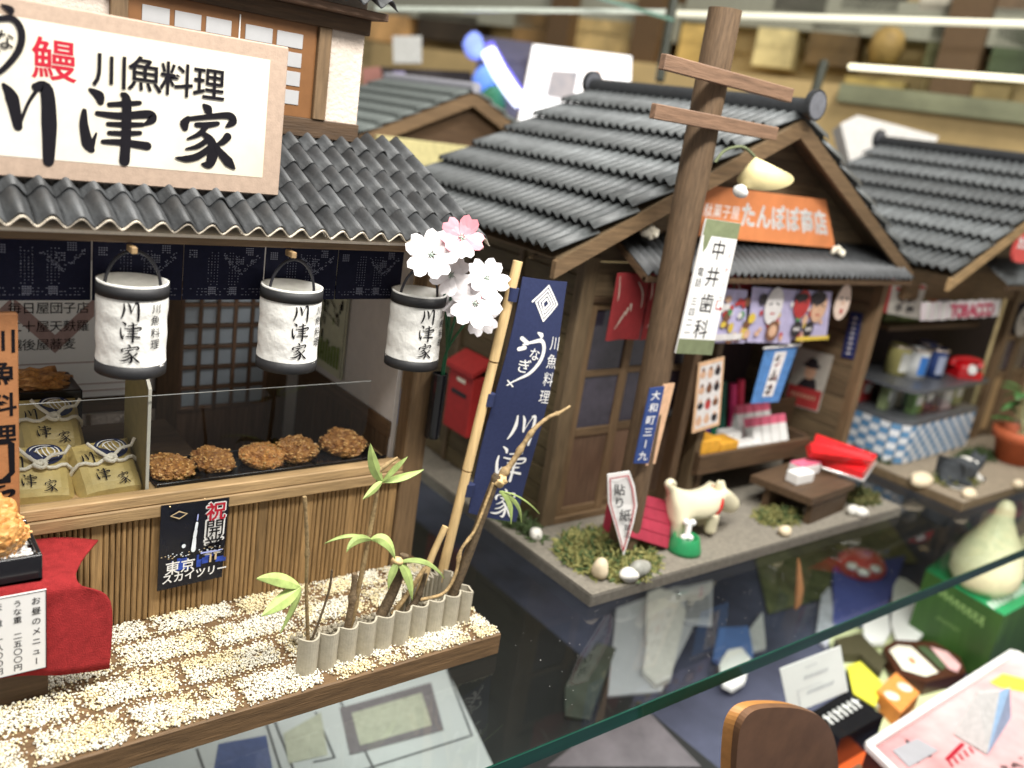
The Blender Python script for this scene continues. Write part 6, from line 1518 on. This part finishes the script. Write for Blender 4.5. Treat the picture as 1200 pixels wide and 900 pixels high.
# brown leather back with orange seat in the very front
lb = thing('leather_case', 'rounded brown leather piece with a tan edge at the bottom of the picture', 'leather case', tuple(at(915, 900, z=-10)))
yy = 19.5; px = [(858, 990), (862, 920), (864, 880), (869, 850), (884, 833), (912, 829), (942, 832), (965, 843), (978, 866), (983, 905), (984, 990)]
P_ = smooth([at(u, v, y=yy) for u, v in px], 5); MB().prism(P_, (0, .35, 0)).build('leather_face', M['seatbrown'], lb)
MB().prism([p+Vector((-.0, .36, 0)) for p in P_], (-.28, .4, .0)).build('leather_edge', M['seatedge'], lb)
MB().box((P_[0].x+.1, yy+.02, Z), (P_[-1].x-.1, yy+.33, P_[0].z), .1).build('leather_base', M['seatbrown'], lb)
flatq('orange_sheet', 'bright orange sheet beside the brown leather piece', 'sheet', [(975, 868), (1052, 905), (1040, 960), (960, 960)], M['orange'], .4, Z+.1)
# pink tray with tent card
pt, P_ = boxpx('pink_box', 'pink picture box with a white rim at the lower right corner', 'box', [(1016, 878), (1186, 768), (1290, 820), (1150, 960), (1100, 960)], Z+3.4, 3.3, M['pink'], M['choc'])
for a, b in ((at(1016, 878, z=Z+3.4), at(1186, 768, z=Z+3.4)), (at(1186, 768, z=Z+3.4), at(1290, 820, z=Z+3.4)), (at(1016, 878, z=Z+3.4), at(1100, 960, z=Z+3.4))): MB().beam(a+Vector((0, 0, .25)), b+Vector((0, 0, .25)), .55, .5, .06).build('white_rim', M['white'], pt)
fl = Flat()
def lt(px, w, mi=0):
    q = [L_(u, v, Z+3.42) for u, v in px]; fl.stroke([(p.x, p.y) for p in q], w, mi)
lt([(1063, 868), (1075, 893)], .25); lt([(1078, 872), (1066, 882), (1090, 886)], .22); lt([(1110, 890), (1128, 872)], .3, 1)
for k in range(6): lt([(1112+k*6, 892-k*4), (1116+k*6, 898-k*4)], .2, 1)
for k in range(26): u = 1160+random.random()*45; v = 905-(u-1160)*.55+random.random()*18; lt([(u, v), (u+3, v+1)], .12)
pol2([(1160, 800), (1175, 790), (1215, 800), (1205, 812), (1172, 806)], 2, Z+3.42); pol2([(1045, 880), (1075, 866), (1100, 880), (1065, 900)], 3, Z+3.4)
fl.build('box_print', [M['ink'], M['inkred'], M['yellow'], M['palegrey']], lambda x_, y_, h=0: Vector((x_, y_, Z+3.42+h)), pt)
tn = thing('tent_card', 'folded tent card with a light blue printed face on the pink box', 'card', tuple(L_(1150, 870, Z+3.5)))
a0, a1 = L_(1118, 862, Z+3.5), L_(1158, 886, Z+3.5); b0, b1 = L_(1146, 822, Z+3.5), L_(1186, 838, Z+3.5)
tA = at(1138, 818, z=Z+6.9); tB = at(1178, 808, z=Z+6.9); 
fr = [a0, a1, tA]; p1, p2, p3, p4 = at(1119, 861, z=Z+3.5), at(1157, 884, z=Z+3.5), at(1184, 842, z=Z+3.5), at(1148, 824, z=Z+3.5)
r1, r2 = at(1158, 812, z=Z+6.0)*1, at(1178, 808, z=Z+6.4)
e1 = at(1145, 838, z=Z+6.0); 
MB().prism([p1, p2, at(1172, 810, z=Z+6.4), at(1146, 812, z=Z+6.4)], (0, .12, .02)).build('card_side', mat('tent_grey', (.50, .49, .48)), tn)
MB().prism([p2+Vector((.02, 0, 0)), p3, at(1183, 806, z=Z+6.4), at(1172, 810, z=Z+6.4)], (.1, 0, .02)).build('card_face', mat('tent_blue', (.33, .50, .72)), tn)

# ================================================================== what stands behind the shops
hs = thing('background_house', 'blurred dark wooden model house with grey roof behind the eel shop and middle shop', 'model house', (56, 80, 0))
yg = 74.0; pk_ = at(556, 108, y=yg); el = at(415, 165, y=yg); er = at(612, 158, y=yg); er.z = el.z = min(el.z, er.z)
el.x = pk_.x-11.5; er.x = pk_.x+11.5; el.z = er.z = pk_.z-5.2
MB().box((el.x+2, yg+1.2, -1), (er.x-2, yg+16, el.z+.2), .1).build('house_wall', M['dkz'], hs)
MB().prism([el+Vector((1.5, 1, 0)), er+Vector((-1.5, 1, 0)), pk_+Vector((0, 1, -.4))], (0, .3, 0)).build('gable_wall', M['dkx'], hs)
smh = strip_mesh(20, .85, math.hypot(11.5, 5.2)/6+.4, .3, lift=.3).mesh('roof_strip', mat('pale_roof_card', (.16, .18, .17), rough=.5, var=.2)); anh = math.atan2(5.2, 11.5)
for sgn in (1, -1):
    MB().prism([pk_, pk_-Vector((sgn*11.5, 0, 5.2)), pk_-Vector((sgn*11.5, 0, 5.4)), pk_-Vector((0, 0, .2))], (0, 17, 0)).build('roof_deck', M['dky'], hs)
    MB().prism([pk_+Vector((0, -.1, -.05)), pk_-Vector((sgn*11.8, .1, 5.4)), pk_-Vector((sgn*11.8, .1, 6.6)), pk_-Vector((0, .1, 1.3))], (0, .4, 0)).build('barge_board', M['mdx'], hs)
    for k in range(6):
        o = bpy.data.objects.new('roof_strip', smh); COL.objects.link(o); o.parent = hs; dd = math.hypot(11.5, 5.2)/6*k
        p = pk_+Vector((-sgn*dd*math.cos(anh), 0 if sgn == 1 else 17, -dd*math.sin(anh)+.1))-Vector(hs['_o']); o.location = p; o.rotation_euler = (0, -anh, 0 if sgn == 1 else PI)
MB().tube([pk_+Vector((0, -.3, .4)), pk_+Vector((0, 17, .4))], .5, 14).build('ridge_tile', mat('pale_ridge', (.4, .4, .45), rough=.4), hs)
cb_ = at(440, 165, y=yg-.6); cz = at(560, 178, y=yg-.6); MB().box((cb_.x, yg-.9, cz.z-3.0), (cz.x+7, yg-.4, cz.z+.4), .05).build('cream_board', mat('cream_board', (.62, .55, .27)), hs)
MB().box((cb_.x, yg-.5, -2), (cz.x+8, yg+.9, cz.z-3.1), .05).build('lower_board', M['mdx'], hs)

# back of the case: rack of boards parallel to the line of sight's cross direction
wd = Vector((-.34, .94, 0)).normalized(); wn = Vector((-wd.y*-1, wd.x*-1, 0)); W0 = Vector((150, 40, 0))
into = Vector((wd.y, -wd.x, 0))   # away from the camera
def wf(u, v, h=0): return W0+wd*u+Vector((0, 0, v))-into*h
bw_ = MB(); 
def wbox(u0, v0, u1, v1, h0, h1, c=.1):
    vs = [wf(u, v, h) for h in (h0, h1) for u, v in ((u0, v0), (u1, v0), (u1, v1), (u0, v1))]
    return MB().add(vs, [(0, 3, 2, 1), (4, 5, 6, 7), (0, 1, 5, 4), (1, 2, 6, 5), (2, 3, 7, 6), (3, 0, 4, 7)])
struct(wbox(-90, -40, 420, 130, -3, 0).build('shop_wall', mat('warm_shop_wall', (.20, .14, .06), rough=.8, var=.3, scale=.06, stretch=(1, 1, 2.0), col2=(.66, .52, .26))))
rk = thing('display_rack', 'blurred tan wooden display rack with long boards behind the miniature shops', 'display rack', tuple(wf(60, 0, 8)))
def pxw(u, v, h=0):   # pixel onto the plane of the rack, h in front of the wall
    r = IR*(u-600)+ID*(v-450)+FW*FPX; o = W0-into*h; t = (o-CAM).dot(into)/r.dot(into); p = CAM+r*t; q = p-W0; return q.dot(wd), p.z
def wpx(name, mt, par, u0, v0, u1, v1, h0, h1):
    a0, z0_ = pxw(u0, v0, h1); a1, z1_ = pxw(u1, v1, h1); return wbox(min(a0, a1), min(z0_, z1_), max(a0, a1), max(z0_, z1_), h0, h1).build(name, mt, par)
tanw = mat('blur_tan', (.50, .36, .16), var=.25, scale=.06); grn = mat('blur_greyolive', (.20, .19, .12), var=.4, scale=.05)
wpx('rack_board', tanw, rk, 700, 150, 1250, 128, 0, 14); wpx('rack_board', mat('blur_sage', (.22, .23, .14), var=.3, scale=.1), rk, 980, 118, 1250, 106+20, 0, 16)
wpx('rack_board', tanw, rk, 430, 118, 800, 92, 0, 10); wpx('rack_board', mat('blur_pale', (.34, .34, .26)), rk, 400, 12, 800, 5, 0, 6); wpx('rack_board', mat('blur_pale', (.34, .34, .26)), rk, 800, 24, 1280, 16, 0, 6)
for u, w_ in ((640, 10), (1110, 12), (742, 9)): wpx('rack_post', mat('blur_brown', (.12, .07, .03)), rk, u, 200, u+w_, -20, 0, 9)
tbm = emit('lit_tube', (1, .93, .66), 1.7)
tl2 = thing('light_tube', 'long bright warm fluorescent tube reflected along the rack at upper right', 'light tube', tuple(wf(10, 40, 20)))
a0, z0_ = pxw(995, 78, 20); a1, z1_ = pxw(1260, 97, 20); MB().tube([wf(a0, z0_, 20), wf(a1, z1_, 20)], .34, 12).build('tube', tbm, tl2)
tl3 = thing('light_tube', 'long pale glass shelf edge given its own glow along the top of the rack', 'light tube', tuple(wf(60, 50, 22)))
a0, z0_ = pxw(790, 16, 22); a1, z1_ = pxw(1260, 30, 22); MB().tube([wf(a0, z0_, 22), wf(a1, z1_, 22)], .42, 12).build('tube', emit('glowing_shelf_edge', (.95, .92, .72), .6), tl3)  # bright line of a glass edge drawn as an emissive tube, no lamp here
its = []
rr = random.Random(31)
def ritem(nm, lb_, cat, u0, v0, u1, v1, c_, h=6, rnd=0):
    T = thing(nm, lb_, cat, tuple(wf(*pxw((u0+u1)/2, v1, h), h-2)))
    a0, z0_ = pxw(u0, v0, h); a1, z1_ = pxw(u1, v1, h); m_ = mat('b_%d_%d' % (u0, v0+50), c_, var=.45, scale=.22)
    if rnd:
        ce = wf((a0+a1)/2, 0, h); R_ = abs(a1-a0)/2; z_0, z_1 = min(z0_, z1_), max(z0_, z1_); H_ = z_1-z_0
        MB().lathe([(0, z_0), (R_*.7, z_0), (R_, z_0+H_*.4), (R_*.9, z_0+H_*.8), (R_*.5, z_1), (0, z_1)], c=(ce.x, ce.y, 0), n=18).build('body', m_, T)
    else: wbox(min(a0, a1), min(z0_, z1_), max(a0, a1), max(z0_, z1_), h-5, h).build('body', m_, T)
    return T
ritem('wooden_crate', 'blurred brown crate left of the utility pole top', 'crate', 596, 72, 650, 18, (.34, .20, .07))
ritem('tan_box', 'blurred tan box directly left of the case post', 'box', 660, 68, 742, 26, (.50, .36, .15))
ritem('dark_crate', 'blurred dark crate behind the dark picture and background house', 'crate', 488, 44, 560, 20, (.05, .035, .02))
ritem('golden_box', 'blurred golden box between the case post and utility pole', 'box', 790, 80, 836, 30, (.55, .38, .12))
ritem('pale_gold_pack', 'blurred pale gold pack right of the utility pole', 'pack', 880, 76, 935, 34, (.66, .55, .26))
ritem('brown_chest', 'blurred dark brown chest in the middle of the upper rack', 'chest', 942, 74, 1010, 32, (.16, .10, .035))
ritem('gold_roll', 'blurred golden brown roll above the bright tube', 'roll', 1014, 72, 1066, 34, (.42, .28, .09), rnd=1)
ritem('olive_box', 'blurred olive green box above the right end of the tube', 'box', 1080, 78, 1150, 32, (.12, .12, .045))
ritem('dark_green_bundle', 'blurred dark green bundle near the upper right corner', 'bundle', 1156, 84, 1215, 34, (.05, .07, .03))
ritem('grey_tin', 'blurred grey tin at the top of the rack', 'tin', 905, 12, 975, -20, (.16, .15, .12))
ritem('charcoal_box', 'blurred charcoal box on the top shelf of the rack', 'box', 985, 10, 1060, -20, (.07, .065, .05))
ritem('cream_packet', 'blurred cream packet at the very top right', 'packet', 1075, 12, 1130, -20, (.5, .46, .36))
ritem('brown_packet', 'blurred brown packet in the top right corner', 'packet', 1140, 14, 1220, -20, (.20, .13, .07))
ritem('wicker_tray', 'blurred golden wicker tray below the bright tube', 'tray', 985, 114, 1060, 96, (.50, .38, .12))
ritem('brass_block', 'blurred dull brass block below the right part of the tube', 'block', 1075, 118, 1185, 102, (.28, .21, .08))
ritem('orange_box', 'blurred orange tan box behind the wall edge of the eel shop', 'box', 430, 46, 480, 14, (.62, .36, .14))
ritem('dark_case', 'blurred dark case above the background house ridge', 'case', 500, 96, 552, 70, (.07, .045, .04))
ritem('sand_box', 'blurred sandy box beside the backlit poster', 'box', 742, 128, 800, 92, (.40, .29, .11))
# things nearer: white lit poster, dark picture with blue streak, pink and white packets
def standpx(name, label, cat, px, d, m, th=.6, part='panel', out=None):
    P_ = [at(u, v, d=d) for u, v in px]; T = thing(name, label, cat, tuple(P_[0])); n_ = (P_[1]-P_[0]).cross(P_[2]-P_[0]).normalized()
    if n_.dot(FW) < 0: P_ = P_[::-1]
    MB().prism(P_, FW*th).build(part, m, T); return T
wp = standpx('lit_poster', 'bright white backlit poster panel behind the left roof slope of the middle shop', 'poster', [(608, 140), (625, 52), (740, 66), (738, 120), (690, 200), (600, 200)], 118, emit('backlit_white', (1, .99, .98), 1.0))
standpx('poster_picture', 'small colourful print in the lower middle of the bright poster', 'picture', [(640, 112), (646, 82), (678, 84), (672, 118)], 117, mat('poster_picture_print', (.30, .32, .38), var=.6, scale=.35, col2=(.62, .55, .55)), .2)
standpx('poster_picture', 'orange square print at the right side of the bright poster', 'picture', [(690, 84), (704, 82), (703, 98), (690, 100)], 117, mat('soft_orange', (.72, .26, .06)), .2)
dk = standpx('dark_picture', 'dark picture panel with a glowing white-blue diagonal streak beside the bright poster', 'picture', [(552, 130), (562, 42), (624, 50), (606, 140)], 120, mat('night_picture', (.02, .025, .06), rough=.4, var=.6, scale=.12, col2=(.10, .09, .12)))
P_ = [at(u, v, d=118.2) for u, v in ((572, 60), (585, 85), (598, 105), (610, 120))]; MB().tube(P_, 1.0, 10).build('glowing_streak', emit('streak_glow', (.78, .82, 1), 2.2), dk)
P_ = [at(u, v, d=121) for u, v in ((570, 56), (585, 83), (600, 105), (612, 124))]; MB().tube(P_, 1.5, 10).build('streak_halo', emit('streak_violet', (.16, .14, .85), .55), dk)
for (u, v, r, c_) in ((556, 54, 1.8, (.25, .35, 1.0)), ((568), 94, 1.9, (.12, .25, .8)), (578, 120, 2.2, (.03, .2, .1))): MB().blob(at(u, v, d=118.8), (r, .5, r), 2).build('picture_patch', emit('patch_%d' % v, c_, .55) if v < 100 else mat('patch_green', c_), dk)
standpx('white_card', 'blurred white square card on the rack left of the dark picture', 'card', [(460, 42), (494, 42), (494, 74), (461, 74)], 122, mat('dim_card', (.62, .62, .58)), .4)
standpx('lilac_pouch', 'blurred lilac round pouch left of the background house', 'pouch', [(460, 84), (474, 84), (476, 100), (462, 102)], 118, mat('lilac', (.45, .40, .62)), 1)
standpx('red_brown_box', 'blurred reddish box at the left of the background house', 'box', [(424, 80), (445, 78), (450, 118), (426, 120)], 119, mat('reddish_blur', (.45, .20, .16), var=.4, scale=.3), 2)
standpx('dark_shelf_block', 'blurred dark shelf band between the white card and the background house', 'shelf', [(440, 78), (552, 84), (552, 98), (440, 96)], 123, mat('blur_dark', (.05, .04, .04)), 2)
standpx('pale_bundle', 'blurred white bundle between the middle roof peak and the right roof', 'bundle', [(985, 145), (1005, 135), (1045, 145), (1100, 160), (1090, 178), (1000, 205)], 112, mat('pale_bundle', (.68, .66, .62)), 3)
# posts and upper glass shelf of the case
cs = thing('case_frame', 'dark slim metal posts of the glass display case behind the shops', 'case frame', tuple(at(785, 90, d=100)))
for (u0, v0, u1, v1) in ((773, 95, 793, -20), (955, 108, 966, 72)): MB().tube([at(u0, v0, d=104), at(u1, v1, d=104)], .55, 8).build('post', mat('dark_post', (.05, .055, .04), rough=.4), cs)
ug = thing('upper_glass_shelf', 'upper glass shelf of the display case with a pale green edge at the top', 'shelf', tuple(at(700, 10, d=95)))
a, b = at(690, -6, d=96), at(790, 24, d=96); MB().beam(a, b, .5, .35, .02).build('shelf_edge', mat('pale_green_edge', (.10, .22, .16), rough=.2), ug)
a, b = at(440, 10, d=100), at(780, 14, d=100); MB().beam(a, b, .4, .5, .02).build('shelf_rim', mat('pale_rim', (.55, .60, .52), rough=.2), ug)
# rear floor behind the glass shelf
struct(MB().box((-60, 88, -17), (260, 260, -16.2), .1).build('floor', M['navyfelt']))

# dust on the glass
dm = MB(); rr = random.Random(12)
for k in range(110):
    p = Vector((rr.uniform(26.8, 60), rr.uniform(23.2, 31), .005)); dm.blob(p, (rr.uniform(.01, .026), rr.uniform(.01, .026), .008), 1, .3, seed=k)
dso = dm.build('glass_dust', M['white']); tag(dso, 'tiny pale dust specks lying on the glass shelf', 'dust'); stuff(dso)
for o in list(bpy.data.objects):
    if '_o' in o: del o['_o']
